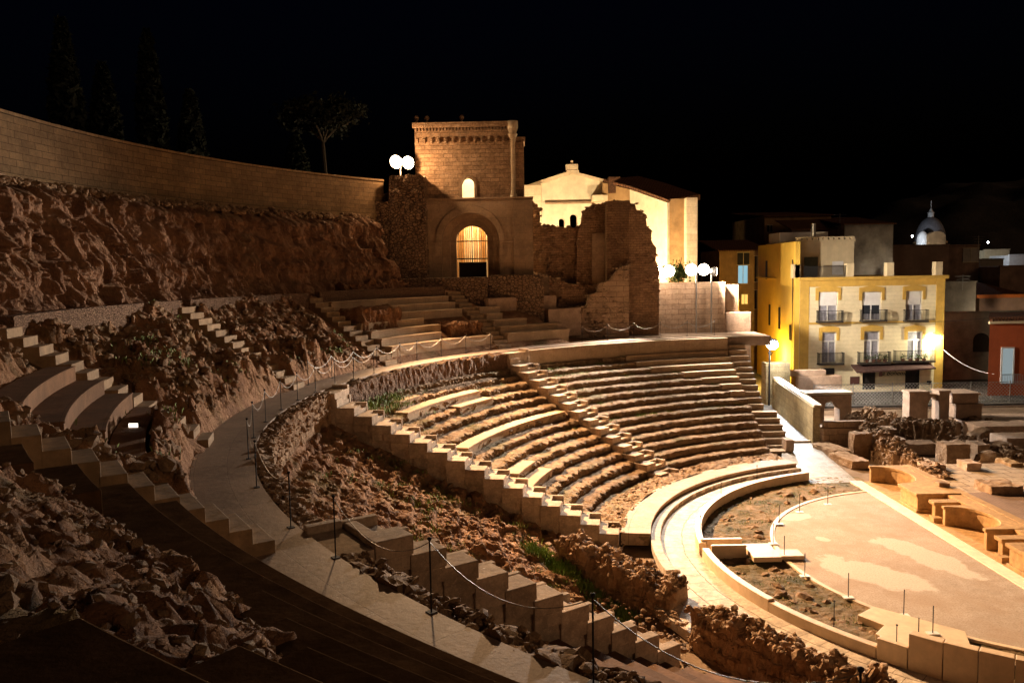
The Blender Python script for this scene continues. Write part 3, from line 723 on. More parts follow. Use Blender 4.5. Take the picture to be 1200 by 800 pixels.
for n, (j, a0, a1) in enumerate([(3.0, 226.8, 246), (4.0, 229.5, 246), (5.0, 231.6, 246), (6.0, 232.4, 246), (7.0, 232.6, 246)]):
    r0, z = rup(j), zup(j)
    tag(build('stone_bench', MB().sector(r0, r0+.66, a0, a1, z-.9, z, .25), M['seatshade'], bevel=.012), f'shaded broad seat slab in the bottom corner right of the rocks, {ORD[n]} row up', 'bench', 'shaded seat slabs right of the dark rocks')

# rubble walls in the gap below the seating
def stones(V0, F0, pts, sizes, seed, sub=2):
    """field stones bedded in a wall face or top, kept in the wall's own mesh"""
    bm = bmesh.new(); bmesh.ops.create_icosphere(bm, subdivisions=sub, radius=1); co = np.array([v.co[:] for v in bm.verts]); f = [tuple(v.index for v in fa.verts) for fa in bm.faces]; bm.free()
    rg = np.random.default_rng(seed); V = [np.asarray(V0)]; F = list(F0); n = len(V0)
    for p, s_ in zip(pts, sizes):
        a = rg.random()*6.283; d = co.copy()
        for _ in range(5):                                # knock flat faces off the pebble
            nv = rg.normal(size=3); nv /= np.linalg.norm(nv); h_ = rg.uniform(.45, .8); ov = np.maximum(d@nv-h_, 0); d = d-ov[:, None]*nv
        d = d*np.array([1, .6+.35*rg.random(), .4+.4*rg.random()])*s_*(.75+.5*rg.random())*1.25
        b_ = rg.normal(0, .45); d = d@np.array([[1, 0, 0], [0, math.cos(b_), math.sin(b_)], [0, -math.sin(b_), math.cos(b_)]])@np.array([[math.cos(a), math.sin(a), 0], [-math.sin(a), math.cos(a), 0], [0, 0, 1]])
        V.append(d+np.asarray(p)); F += [tuple(i+n for i in q) for q in f]; n += len(co)
    return np.vstack(V), F
def rubble_wall(name, p0, p1, w, h0, h1, seed, zb=-.3):
    p0, p1 = Vector(p0), Vector(p1); d = p1-p0; ln = d.length; e = d/ln; t = Vector((-e.y, e.x, 0)); n = int(ln/.07)
    prof = [(-w/2*1.15, 0), (-w/2*1.08, .35), (-w/2, .7), (-w/2*.9, .95), (-w*.25, 1), (0, 1.02), (w*.25, 1), (w/2*.9, .95), (w/2, .7), (w/2*1.08, .35), (w/2*1.15, 0)]
    V = np.zeros((len(prof), n+1, 3))
    for i, (b, hh) in enumerate(prof):
        for k in range(n+1):
            u = k/n; H_ = h0+(h1-h0)*u
            V[i, k] = (p0.x+e.x*ln*u+t.x*b, p0.y+e.y*ln*u+t.y*b, zb+hh*(H_-zb))
    nz = fbm(V*2.2+seed*9, 5, .7)
    V[..., 0] += nz*.17*t.x; V[..., 1] += nz*.17*t.y; V[..., 2] += .3*fbm(V*1.5+seed*4+30, 5, .7)*np.array([q[1] for q in prof])[:, None]
    f = [tuple(x) for x in grid_faces(len(prof), n+1)]
    f += [tuple(i*(n+1) for i in range(len(prof))), tuple(i*(n+1)+n for i in range(len(prof)-1, -1, -1))]
    pv = V.reshape(-1, 3); rg = np.random.default_rng(seed); ns_ = int(ln*w*260); idx = rg.integers(0, len(pv), ns_)
    v2, f2 = stones(pv, f, pv[idx]+rg.normal(0, .03, (ns_, 3)), .04+.10*rg.random(ns_)**2.2, seed, 1)
    return build(name, (v2, f2), M['boulder'] if seed < 20 else M['rubblestone'], recalc=False)
tag(rubble_wall('rubble_wall', (1.7, 27.0, 0), (5.1, 24.35, 0), 1.1, 1.35, .55, 1), 'ruined rubble wall running down to the passage beside the grass strip', 'wall', 'ruined rubble walls below the seating')
tag(rubble_wall('rubble_wall', (5.3, 22.3, 0), (9.6, 15.5, 0), .95, .75, .95, 2), 'ruined rubble wall along the near edge of the passage', 'wall', 'ruined rubble walls below the seating')

for o, a0, a1 in strip:
    rg = np.random.default_rng(int(a0)); n = int((a1-a0)*34); pts = []; szs = []
    for _ in range(n):
        a = rg.uniform(a0, a1); top_ = rg.random() < .75
        p = P(rg.uniform(25.52, 25.93) if top_ else 25.48, a, 5.79+rg.normal(0, .02) if top_ else rg.uniform(4.9, 5.75)); pts.append(p-Vector(o.location)); szs.append(.028+.075*rg.random()**2.2)
    v0 = [v.co[:] for v in o.data.vertices]; f0 = [tuple(q.vertices) for q in o.data.polygons]
    v2, f2 = stones(v0, f0, pts, szs, int(a0)+1, 1); me = bpy.data.meshes.new('retaining_wall'); me.from_pydata([tuple(q) for q in v2], [], f2); me.materials.append(M['rubblestone']); o.data = me

rg = np.random.default_rng(77); pts = []; szs = []
for cloud, n, s0, s1 in ((HILL[0], 1300, .025, .12), (HILL[1], 4200, .03, .17), (HILL[2], 2600, .012, .055)):
    idx = rg.integers(0, len(cloud), n); pts.append(cloud[idx]); szs.append(s0+s1*rg.random(n)**2.5)
aa_ = rg.uniform(139, 208, 1500); rr_ = rg.uniform(35.0, 36.0, 1500); pts.append(np.stack([CX+rr_*np.cos(np.radians(aa_)), CY+rr_*np.sin(np.radians(aa_)), 14.0+.15*rg.random(1500)-.35*(36-rr_)], -1)); szs.append(.05+.16*rg.random(1500)**2)
for a0_, a1_, r0_, r1_, n_, s0_, s1_, z_ in ((108, 176, 8.8, 11.0, 170, .03, .20, -.02), (181, 226, 8.8, 11.0, 170, .03, .20, -.02), (108, 170, 14.3, 15.2, 420, .02, .10, .38), (172, 208, 14.0, 16.2, 260, .03, .12, .15)):
    a__ = rg.uniform(a0_, a1_, n_); r__ = rg.uniform(r0_, r1_, n_); pts.append(np.stack([CX+r__*np.cos(np.radians(a__)), CY+r__*np.sin(np.radians(a__)), np.full(n_, z_)], -1)); szs.append(s0_+s1_*rg.random(n_)**2.5)
v2, f2 = stones(np.zeros((1, 3))+pts[0][0], [], np.concatenate(pts), np.concatenate(szs), 5, 1)
o = build('loose_stones', (v2, f2), M['rubblestone'], recalc=False); tag(o, 'loose broken stones lying over the rocky slopes', 'stones', kind='stuff')

# ------------------------------------------------------------------ posts and chains
def chain_post():
    t = thing('chain_post', (0, 0, 0), 'x', 'post')
    build('pole', MB().tube([(0, 0, .012), (0, 0, 1.02)], .012, 8), M['iron'], t); build('base_plate', MB().box(-.06, .06, -.06, .06, 0, .012), M['iron'], t)
    build('cap', MB().lathe((0, 0), [(.0, 1.05), (.028, 1.04), (.032, 1.02), (.018, 1.0)], 10), M['iron'], t)
    return t
proto = chain_post(); first = True
def chain(p, q, sag, label, group, rad=.014):
    pts = []
    for i in range(17):
        u = i/16; v = p.lerp(q, u); v.z -= sag*4*u*(1-u); pts.append(v)
    o = build('chain', MB().tube(pts, rad, 5), M['chain']); return tag(o, label, 'chain', group)
def run_posts(angs, r, lab, grp, chains=True, sag=.38, cr=.016):
    global first
    prev = None
    for i, a in enumerate(angs):
        o = proto if first else copy_tree(proto); first = False
        p = P(r, a, ZW+.001); o.location = p; o.rotation_euler.z = R(a)
        tag(o, f'thin iron chain post {lab}, {ORD[i]} along from the right end', 'post', grp)
        top = p+Vector((0, 0, .98))
        if chains and prev: chain(prev, top, sag, f'sagging barrier chain {lab}, {ORD[i-1]} span from the right end', grp.replace('posts', 'chains'), cr)
        prev = top
run_posts([99, 103.2, 107.4, 111.6, 115.8, 120], 27.25, 'below the bright lamps', 'chain posts below the bright lamps')
run_posts([135.3, 139.6, 143.9, 148.2, 151.2, 155.4, 159.7, 163.8, 168.4], 27.28, 'along the uphill walkway edge', 'chain posts along the uphill walkway edge')
run_posts([160, 164.2, 168.2, 172.6, 177, 181.5, 186.5, 192, 198, 204.5, 211.6], 26.12, 'along the downhill walkway edge', 'chain posts along the downhill walkway edge', True, .35, .010)
run_posts([216.0, 222.2, 228.4, 234.6], 26.05, 'beside the near rubble strip', 'chain posts beside the near rubble strip', True, .42, .007)
# short posts on white bases round the orchestra floor
def base_post():
    t = thing('rope_post', (0, 0, 0), 'x', 'post')
    build('pole', MB().tube([(0, 0, .03), (0, 0, .80)], .014, 8), M['iron'], t); build('base', MB().box(-.16, .16, -.10, .10, 0, .03), M['white'], t)
    return t
bp = base_post(); spots = [(970, 591, .03), (937, 600, .04), (913, 614, .08), (906, 637, .08), (919, 653, .10), (943, 675, .08), (994, 700, .08), (1059, 721, .08), (1093, 742, .22), (1076, 757, .22)]
for i, (x, y, z) in enumerate(spots):
    o = bp if i == 0 else copy_tree(bp); o.location = az(x, y, z+.01); o.location.z = z+.01
    tag(o, f'short rope post on a white base round the orchestra, {ORD[i]} from the far end', 'post', 'rope posts round the orchestra')
for i, (x, y) in enumerate([(977, 745), (1050, 776)]):
    o = copy_tree(proto); q = az(x, y, .04); o.location = q
    tag(o, ['thin iron post in the passage below the curved wall', 'thin iron post at the foot of the tall slab wall'][i], 'post', 'posts in the curved passage')
for i, (x, y, top) in enumerate([(821, 635, 0), (845, 592, 0), (887, 570, 0)]):
    o = copy_tree(proto); q = az(x, y, .04); o.location = q
    tag(o, f'thin iron post against the far low curved wall, {ORD[i]} from the marble bridge', 'post', 'posts against the far low curved wall')

# ------------------------------------------------------------------ passage (aditus), wall and lamp
pts = [(14.0, 38.0), (16.6, 38.2), (17.7, 47.4), (19.3, 58.5), (19.9, 63), (17.0, 63), (15.9, 55.5), (15.9, 47.2), (14.2, 42)]
mb = MB(); n = len(pts); mb.add([(x, y, .03) for x, y in pts]+[(x, y, -.2) for x, y in pts], [tuple(range(n)), tuple(range(2*n-1, n-1, -1))]+[(i, (i+1) % n, n+(i+1) % n, n+i) for i in range(n)])
tag(build('side_passage_paving', mb, M['aditus']), 'bright grey white paved passage at the right of the seating', 'paving', kind='structure')
tag(build('threshold', MB().box(15.92, 17.95, 47.15, 47.35, 0, .14), M['marble']), 'thin stone threshold across the side passage', 'step')
e = Vector((.13, .99, 0)).normalized(); t = Vector((e.y, -e.x, 0)); o0 = Vector((17.6, 46.8, 0))
w = thing('passage_wall', (18.5, 52, 0), 'yellowish ashlar wall along the side passage with white capping', 'wall')
build('wall_body', MB().obox(o0, e, t, 0, 12.6, 0, .42, -.2, 2.2), M['passwall'], w, bevel=.02)
build('capping', MB().obox(o0, e, t, .1, 12.6, .06, .55, 2.2, 2.32), M['whitestone'], w, bevel=.02)
tag(build('broken_wall', MB().box(18.0, 21.2, 46.2, 46.75, -.2, 1.05).box(18.1, 20.6, 46.3, 46.7, 1.05, 1.42), M['ruinbig'], bevel=.05), 'broken ashlar wall end facing the ruins', 'wall')
pp = at(897, 470, 60.5); pq = at(926, 425, 60.5)
tag(build('stone_pier', MB().box(pp.x, pq.x, 60.4, 61.6, -.2, pq.z), M['passwall'], bevel=.04), 'pale stone pier standing under the white street lamp', 'pier')
a_, b_ = at(930, 470, 61.5), at(985, 441, 61.5)
tag(build('parapet_wall', MB().box(a_.x, b_.x, 61.2, 62, -.2, b_.z+.1).box(a_.x-.5, b_.x-1.2, 61.25, 61.95, b_.z+.1, b_.z+.55), M['block'], bevel=.04), 'low brown parapet wall in front of the yellow house', 'wall')
sg = az(910, 474, .1)
bn = thing('warning_cone', (sg.x-.6, sg.y-3, .03), 'small red and white cone at the foot of the side stairs', 'cone')
build('cone_body', MB().lathe((sg.x-.6, sg.y-3), [(.17, .06), (.05, .62), (.03, .66)], 14), plain('red cone', (.5, .06, .03), .5), bn)
build('cone_base', MB().box(sg.x-.82, sg.x-.38, sg.y-3.22, sg.y-2.78, .03, .06), M['white'], bn)

# ------------------------------------------------------------------ stage front: niches, piers, planks
sf = thing('stage_front', (17.6, 28, 0), 'amber stone stage front with curved niches and small piers', 'stage front')
build('base_course', MB().box(16.78, 18.9, 14, 38.0, -.2, .10), M['amber'], sf, bevel=.012)
def niche(y0, y1, z=.88):
    """slab with a half round bay cut in its front"""
    yc, rr = (y0+y1)/2, (y1-y0)/2-.18; xf = 16.98; dep = 1.15
    arc = [(xf, yc-rr)]+[(xf+.02+dep*math.sin(math.pi*i/14)**.8, yc-rr*math.cos(math.pi*i/14)) for i in range(1, 14)]+[(xf, yc+rr)]
    top = [(18.6, y0), (xf, y0)]+arc+[(xf, y1), (18.6, y1)]
    mb = MB(); n = len(top)
    for z0, z1, off in ((.10, z-.11, .06), (z-.11, z, 0)):
        q = [(x+(off if x < 18.5 else 0), y) for x, y in top]
        mb.add([(x, y, z0) for x, y in q]+[(x, y, z1) for x, y in q], [tuple(range(n-1, -1, -1)), tuple(range(n, 2*n))]+[(i, (i+1) % n, n+(i+1) % n, n+i) for i in range(n)])
    # bay floor moulding
    return mb
def pier(y0, y1, z=.88, x0=16.95, x1=18.0):
    return MB().box(x0, x1, y0, y1, .10, .22).box(x0+.07, x1-.05, y0+.07, y1-.07, .22, z-.11).box(x0-.03, x1, y0-.03, y1+.03, z-.11, z+.02)
segs = [(34.6, 38.0, 'n'), (32.9, 34.6, 'p'), (31.4, 32.9, 's'), (28.4, 31.4, 'n'), (26.9, 28.4, 's'), (25.2, 26.9, 'p'), (22.0, 25.2, 'n'), (20.4, 22, 'p')]
for y0, y1, k in segs:
    if k == 'n': build('niche', niche(y0+.01, y1-.01), M['amber'], sf, bevel=.012)
    elif k == 'p': build('pier', pier(y0+.05, y1-.05, .90, 16.78, 18.6), M['amber'], sf, bevel=.015)
    else:
        build('recess_wall', MB().box(18.02, 18.6, y0, y1, .10, .87), M['amber'], sf)
        build('small_pier', pier(y0+.55, y0+.95, .82, 17.0, 18.0), M['amber'], sf, bevel=.012); build('step_block', MB().box(16.80, 17.15, y0+.2, y0+.5, .10, .30), M['amber'], sf, bevel=.01)
build('rear_capping', MB().box(18.605, 18.95, 14, 38.0, .1, .90), M['amber'], sf, bevel=.01)
tag(build('stage_floor', MB().box(18.96, 25.5, 10, 33.2, .3, .87), M['planks']), 'dark wooden plank floor of the stage', 'floor', kind='structure')
tag(build('old_paving', MB().box(18.96, 26.5, 33.22, 38.2, -.1, .84), M['tilefloor'], bevel=.02), 'pale irregular old paving between the stage planks and ruins', 'paving', kind='structure')

# ------------------------------------------------------------------ ruins behind the stage
def chunk(x0, x1, y0, y1, z0, z1, amp=.05, seed=0, mat='block', name='stone_block', rot=0.0):
    n = [max(2, int(abs(d)/.16)+1) for d in (x1-x0, y1-y0, z1-z0)]
    bm = bmesh.new(); bmesh.ops.create_cube(bm, size=1)
    bmesh.ops.subdivide_edges(bm, edges=bm.edges[:], cuts=min(10, max(n)), use_grid_fill=True)
    co = np.array([v.co[:] for v in bm.verts]); sz = np.array([x1-x0, y1-y0, z1-z0]); c = np.array([(x0+x1)/2, (y0+y1)/2, (z0+z1)/2])
    w = co*sz; edge = np.sort(np.abs(co)*2, 1)[:, 1]        # chip the edges a little
    w *= (1-.05*np.clip(edge-.8, 0, 1)*5*.2)[:, None]
    if rot: w[:, :2] = w[:, :2]@np.array([[math.cos(rot), math.sin(rot)], [-math.sin(rot), math.cos(rot)]])
    p = w+c; nn = np.stack([fbm(p*2+seed*3.1+q*20, 4, .6) for q in range(3)], -1); p = p+amp*nn
    for v, q in zip(bm.verts, p): v.co = q
    f = [tuple(v.index for v in fa.verts) for fa in bm.faces]; vs = [tuple(v.co) for v in bm.verts]; bm.free()
    return build(name, (np.array(vs), f), M[mat])
def pixblock(x0, x1, ytop, ybot, zb, depth, amp=.04, seed=0, mat='block', name='stone_block', rot=0.0):
    """block whose front foot stands at (x0..x1, ybot) of the photograph on level zb"""
    a, b = az(x0, ybot, zb), az(x1, ybot, zb); Y = (a.y+b.y)/2; zt_ = at((x0+x1)/2, ytop, Y).z
    return chunk(a.x, b.x, Y, Y+depth, zb-.15, zt_, amp, seed, mat, name, rot)
BL = [((1046, 1062, 515, 533, -.1, 1.6), 'long pinkish block on the ruin wall nearest the house', 'block'),
      ((1062, 1100, 520, 532, -.1, 1.1), 'dark low wall course right of the long pinkish block', 'block'),
      ((1051, 1066, 534, 546, .1, 1.0), 'pinkish block just behind the amber stage front', 'block'),
      ((1072, 1092, 540, 556, .3, .8), 'rounded top stone behind the second amber niche', 'block'),
      ((1083, 1108, 545, 562, .4, .8), 'long pale block at the corner of the old paving', 'block'),
      ((1100, 1112, 566, 583, .45, .5), 'small rubble block beside the stage planks', 'boulder'),
      ((1133, 1150, 543, 555, .7, .9), 'pinkish slab lying on the old paving edge', 'block'),
      ((1160, 1200, 570, 581, .8, 1.2), 'dark rough slab lying on the planks at the right', 'boulder'),
      ((1108, 1138, 521, 545, .1, 1.1), 'brown masonry pier stump in the middle of the ruins', 'boulder'),
      ((1145, 1160, 521, 538, .1, 1.2), 'amber brown stump right of the middle pier stump', 'boulder'),
      ((1085, 1112, 500, 520, -.1, .8), 'shaded upright wall stump below the right gate pillar', 'block'),
      ((1052, 1068, 502, 514, -.1, .8), 'squat pinkish block below the left gate pillar', 'block'),
      ((1022, 1052, 503, 517, -.1, 1.2), 'broken wall top left of the gate pillar', 'ruinbig'),
      ((1185, 1200, 543, 553, .6, 1.3), 'amber block at the right edge of the ruins', 'amber'),
      ((1022, 1036, 528, 540, -.1, .8), 'small broken block behind the first amber niche', 'ruinbig'),
      ((1000, 1022, 508, 538, -.1, .7), 'rubble faced ruin wall end nearest the side passage', 'boulder'),
      ((1034, 1050, 528, 542, -.1, .7), 'pale upright rubble stump between the niche and the long block', 'boulder')]
for i, ((x0, x1, yt, yb, zb, dp), lab, mt) in enumerate(BL):
    tag(pixblock(x0, x1, yt, yb, zb, dp, .05 if mt != 'rubblebig' else .13, i, mt), lab, 'stone block', 'ruin blocks behind the stage')
for i, (x, y, s_, lab) in enumerate([(1112, 512, .55, 'round reddish boulder below the right gate pillar'), (1155, 520, .9, 'yellow boulder in front of the pedestal stone'), (1180, 535, .8, 'yellow boulder left of the right pedestal'), (1195, 540, .7, 'amber boulder at the right edge'), (1003, 500, .5, 'brown boulder behind the broken ashlar wall'), (1165, 548, .8, 'dark earth mound on the old paving')]):
    c = az(x, y, .1); q = np.random.default_rng(i)
    bm = bmesh.new(); bmesh.ops.create_icosphere(bm, subdivisions=4, radius=1)
    co = np.array([v.co[:] for v in bm.verts]); co *= (1+.22*fbm(co*1.3+i*7, 4))[:, None]; co = co*np.array([s_, s_*.8, s_*.62])+np.array([c.x, c.y+.4, .15+s_*.25])
    f = [tuple(v.index for v in fa.verts) for fa in bm.faces]; bm.free()
    tag(build('boulder', (co, f), M['boulder'], smooth=True), lab, 'boulder', 'boulders among the ruins')
for i, (x0, y0) in enumerate([(958, 522), (978, 534)]):
    c = az(x0+14, y0+8, 0)
    o = chunk(c.x-.35, c.x+.65, c.y-1.0, c.y+1.3, -.1, .32, .06, 40+i, 'boulder', 'stone_block', .15)
    tag(o, ['flat worn stone slab beside the side passage, farther one', 'flat worn stone slab beside the side passage, nearer one'][i], 'stone block', 'worn slabs beside the side passage')
o = pixblock(1146, 1235, 499, 519, .0, 1.8, .02, 51); tag(o, 'long pedestal stone with stepped top in the right ruins', 'pedestal', 'pedestals in the right ruins')
o = pixblock(1178, 1240, 513, 528, .2, 1.6, .02, 52); tag(o, 'square pedestal stone with stepped top at the right edge', 'pedestal', 'pedestals in the right ruins')
def az2(x, y): q = az(x, y, 0); return (q.x, q.y+.4, 0)
for i, (p_, q_, w_, h0, h1, lab) in enumerate([((1003, 512), (1064, 556), 1.0, 1.3, .9, 'rubble ruin wall running behind the amber stage front'),
      ((1050, 512), (1128, 524), .8, .9, 1.3, 'low dark ruin wall crossing the middle of the ruins'), ((1128, 528), (1200, 548), 1.0, .7, .5, 'low earthy ruin wall before the pedestals'),
      ((1100, 500), (1160, 510), .8, .6, .8, 'low rubble footing under the stepped plinth'), ((1066, 560), (1118, 586), .6, .95, .92, 'rubble edge between the stage front and old paving'), ((1015, 498), (1052, 503), .8, 1.0, .8, 'ruin wall stub between the two gateways')]):
    tag(rubble_wall('ruin_wall', az2(*p_), az2(*q_), w_, h0, h1, 30+i), lab, 'ruin wall', 'low ruin walls behind the stage')
# stepped plinths and gates behind
g = thing('stone_gateway', at(970, 490, 50.5), 'pale arched stone gateway with white top beside the passage wall', 'gateway')
Y = 50.8
def px(x, y): p = at(x, y, Y); return (p.x, p.z)
X_, T_ = Vector((1, 0, 0)), Vector((0, 1, 0))
O_ = Vector((0, Y, 0))
poly = [px(950, 498), px(950, 464), px(998, 463), px(998, 498), px(984, 497), px(984, 479), px(981, 473), px(976, 470), px(968, 472), px(966, 480), px(966, 497)]
build('arch_block', MB().extrude(poly, [], O_, X_, T_, 0, .9), M['block'], g, bevel=.02)
p0, p1 = px(944, 463), px(999, 458)
build('top_slab', MB().box(p0[0], p1[0], Y-.1, Y+1.1, p0[1], p0[1]+.16), M['whitestone'], g, bevel=.02)
Y = 49.4; O_ = Vector((0, Y, 0))
g = thing('stone_gateway', at(1100, 500, Y), 'pale two pillar stone gateway in the middle of the ruins', 'gateway')
for (x0, x1, yt, yb) in ((1065, 1088, 461, 505), (1100, 1113, 460, 500)):
    a, b = px(x0, yb), px(x1, yt)
    build('pillar', MB().box(a[0], b[0], Y, Y+.9, a[1], b[1]).box(a[0]-.06, b[0]+.06, Y-.05, Y+.95, b[1], b[1]+.14), M['block'], g, bevel=.02)
a, b = px(1062, 459), px(1114, 456)
build('lintel', MB().extrude([px(1088.5, 462), px(1088.5, 474), px(1092, 466), px(1096, 464), px(1099.5, 470), px(1099.5, 462)], [], O_, X_, T_, .1, .8), M['block'], g)
g = thing('stepped_plinth', at(1130, 490, 50), 'large stepped stone plinth right of the two pillar gateway', 'plinth')
for (x0, x1, yt, yb, d) in ((1128, 1235, 491, 506, 0), (1120, 1151, 473, 490, .35), (1116, 1147, 460, 472.5, .5)):
    Y = 49.4+d; a, b = px(x0, yb), px(x1, yt); build('block', MB().box(a[0], b[0], Y, Y+2.2-d, a[1], b[1]-.12).box(a[0]-.08, b[0]+.08, Y-.08, Y+2.2-d, b[1]-.12, b[1]), M['block'], g, bevel=.02)
tag(build('field_wall', MB().box(20.5, 48, 58.6, 59.2, -.6, -.1), M['rubble']), 'dark low wall below the wire fence', 'wall')

# ------------------------------------------------------------------ wire fence
fy = 60.0; a, b = at(958, 478, fy), at(1215, 450, fy); x0, x1 = a.x-.3, b.x+1; z0, z1 = -.12, 1.55
fn = thing('wire_fence', ((x0+x1)/2, fy, z0), 'diamond wire mesh fence between the ruins and the houses', 'fence')
mb = MB(); s_ = .26
nx = int((x1-x0+z1-z0)/s_)
for i in range(nx):
    for sgn in (1, -1):
        xa = x0-(z1-z0)+i*s_ if sgn > 0 else x0+i*s_+0
        u0, u1 = xa, xa+sgn*(z1-z0)
        za, zb = z0, z1
        lo, hi = min(u0, u1), max(u0, u1)
        if hi < x0 or lo > x1: continue
        def clip(u): return max(x0, min(x1, u))
        ta, tb = (clip(u0)-u0)/(u1-u0), (clip(u1)-u0)/(u1-u0)
        if abs(tb-ta) < .02: continue
        mb.tube([(u0+(u1-u0)*ta, fy+.006*sgn, za+(zb-za)*ta), (u0+(u1-u0)*tb, fy+.006*sgn, za+(zb-za)*tb)], .013, 4, False)
build('mesh', mb, M['steel'], fn)
k = 0; xx = x0
while xx < x1+.1:
    build('post', MB().tube([(xx, fy, -.5), (xx, fy, z1+.08)], .035, 8), M['steel'], fn); xx += 2.95
build('top_rail', MB().tube([(x0, fy, z1), (x1, fy, z1)], .022, 6), M['steel'], fn)

# ------------------------------------------------------------------ tower with gate
TY = 54.5
def tp(x, y, Y=TY): p = at(x, y, Y); return (p.x, p.z)
def archpts(xl, xr, yb, ys, yt, n=14, Y=TY):
    """opening: foot yb, springing ys, crown yt (photograph rows)"""
    l, r = tp(xl, yb, Y)[0], tp(xr, yb, Y)[0]; zb, zs, zt_ = tp((xl+xr)/2, yb, Y)[1], tp((xl+xr)/2, ys, Y)[1], tp((xl+xr)/2, yt, Y)[1]
    c = (l+r)/2; w = (r-l)/2
    return [(l, zb)]+[(c-w*math.cos(math.pi*i/n), zs+(zt_-zs)*math.sin(math.pi*i/n)) for i in range(n+1)]+[(r, zb)]
tw = thing('gate_tower', Vector((-2.6, TY+2, 10)), 'square stone tower with an arched gate and small lit window', 'tower')
zl = tp(545, 234)[1]; zb = tp(545, 324)[1]-.2; ztop = tp(545, 150)[1]
l, r = tp(487, 200)[0], tp(601, 200)[0]
O_ = Vector((0, TY, 0))
win = archpts(541, 556, 234.5, 219, 209); win = [(u, z+.08) for u, z in win]
build('upper_storey', MB().extrude([(l, zl), (r, zl), (r, ztop), (l, ztop)], [win], O_, X_, T_, 0, 1.0).box(l, l+.8, TY+1.0, TY+6, zl, ztop).box(r-.8, r, TY+1.0, TY+6, zl, ztop).box(l+.8, r-.8, TY+5.2, TY+6, zl, ztop), M['tower'], tw)
wo = archpts(538, 559, 234.5, 219, 206.5); wo = [(u, z+.08) for u, z in wo]
build('window_surround', MB().extrude(wo[1:-1]+[(wo[-1][0], wo[-1][1])]+[(win[-1][0], win[-1][1])]+win[-2:0:-1]+[win[0]]+[wo[0]], [], O_, X_, T_, -.09, .1), M['portal'], tw)
build('roof_slab', MB().box(l, r, TY, TY+6, ztop, ztop+.25), M['rooftile'], tw)
mb = MB(); cz = ztop
mb.box(l-.12, r+.12, TY-.30, TY, cz+.02, cz+.36); build('cornice', mb, M['tower'], tw, bevel=.03)
mb = MB()
for i in range(30):
    u = l+.1+(r-l-.2)*i/29; mb.box(u-.06, u+.06, TY-.26, TY, cz-.18, cz+.02)
build('dentils', mb, M['tower'], tw)
mb = MB(); nb = 13
for i in range(nb+1):
    u = l+.15+(r-l-.3)*i/nb; mb.box(u-.07, u+.07, TY-.24, TY, cz-1.0, cz-.72)
    if i < nb:
        v = l+.15+(r-l-.3)*(i+1)/nb; w_ = (v-u)/2-.07; c_ = (u+v)/2
        arc = [(c_-w_*math.cos(math.pi*q/8), cz-.72+w_*math.sin(math.pi*q/8)) for q in range(9)]
        mb.extrude([(u-.0, cz-.18), (u-.0, cz-.72)]+arc+[(v, cz-.72), (v, cz-.18)], [], O_, X_, T_, -.16, 0)
build('corbel_arches', mb, M['tower'], tw)
rc = tp(596, 180)
build('corner_column', MB().lathe((r+.02, TY-.12), [(.24, zl), (.24, zl+.3), (.15, zl+.36), (.15, cz-1.0), (.20, cz-.95), (.17, cz-.85), (.30, cz-.55), (.33, cz-.5), (.24, cz-.4), (.36, cz-.1), (.36, cz+.36), (0, cz+.37)], 16), M['quoin'], tw, smooth=True)
build('corner_buttress', MB().box(r+.02, r+.75, TY+.3, TY+2.4, zl, cz-.9).box(r+.02, r+.85, TY+.2, TY+2.5, cz-.9, cz-.6), M['tower'], tw, bevel=.03)
mb = MB()
for u in (488, 500, 541):
    q = tp(u, 143); mb.lathe((q[0], TY+.1), [(.0, cz+.36), (.10, cz+.40), (.05, cz+.5), (.16, cz+.62), (.17, cz+.72), (.1, cz+.84), (0, cz+.88)], 10)
build('finials', mb, M['tower'], tw, smooth=True)
# portal storey
pl, pr = tp(497, 300)[0], tp(624, 300)[0]
gate = archpts(535, 572, 325, 282, 264, 18, TY)
outer = archpts(519, 586, 325, 283, 250, 22)
build('portal_wall', MB().extrude([(pl, zb), (outer[0][0], zb)]+outer[1:-1]+[(outer[-1][0], zb), (pr, zb), (pr, zl-.02), (pl, zl-.02)], [], O_, X_, T_, -.35, .25), M['portal'], tw)
inner = archpts(528, 578, 325, 282, 257, 22)
build('inner_arch', MB().extrude([(outer[0][0]-.1, zb), (inner[0][0], zb)]+inner[1:-1]+[(inner[-1][0], zb), (outer[-1][0]+.1, zb), (outer[-1][0]+.1, zl-.3), (outer[0][0]-.1, zl-.3)], [], O_, X_, T_, .252, .6), M['portal'], tw)
build('gate_wall', MB().extrude([(pl, zb), (gate[0][0], zb)]+gate[1:-1]+[(gate[-1][0], zb), (pr-.5, zb), (pr-.5, zl-.03), (pl, zl-.03)], [], O_, X_, T_, .602, 1.2), M['portal'], tw)
def band(a_in, a_out, d0, d1): return MB().extrude(a_out[1:-1]+a_in[-2:0:-1], [], O_, X_, T_, d0, d1)
ao = archpts(512, 592, 325, 283, 241, 22)
build('archivolt', band(outer, ao, -.45, -.352), M['portal'], tw, bevel=.02)
build('impost', MB().box(pl-.05, outer[0][0]+.0, TY-.44, TY-.352, outer[1][1]-.12, outer[1][1]).box(outer[-1][0], pr-.9, TY-.44, TY-.352, outer[1][1]-.12, outer[1][1]), M['portal'], tw, bevel=.02)
build('string_course', MB().box(pl-.1, pr+.1, TY-.45, TY+1.0, zl-.02, zl+.10), M['portal'], tw, bevel=.02)
build('side_pier', MB().box(tp(602, 300)[0], pr+.05, TY-.5, TY-.352, zb, zl-.12), M['portal'], tw, bevel=.02)
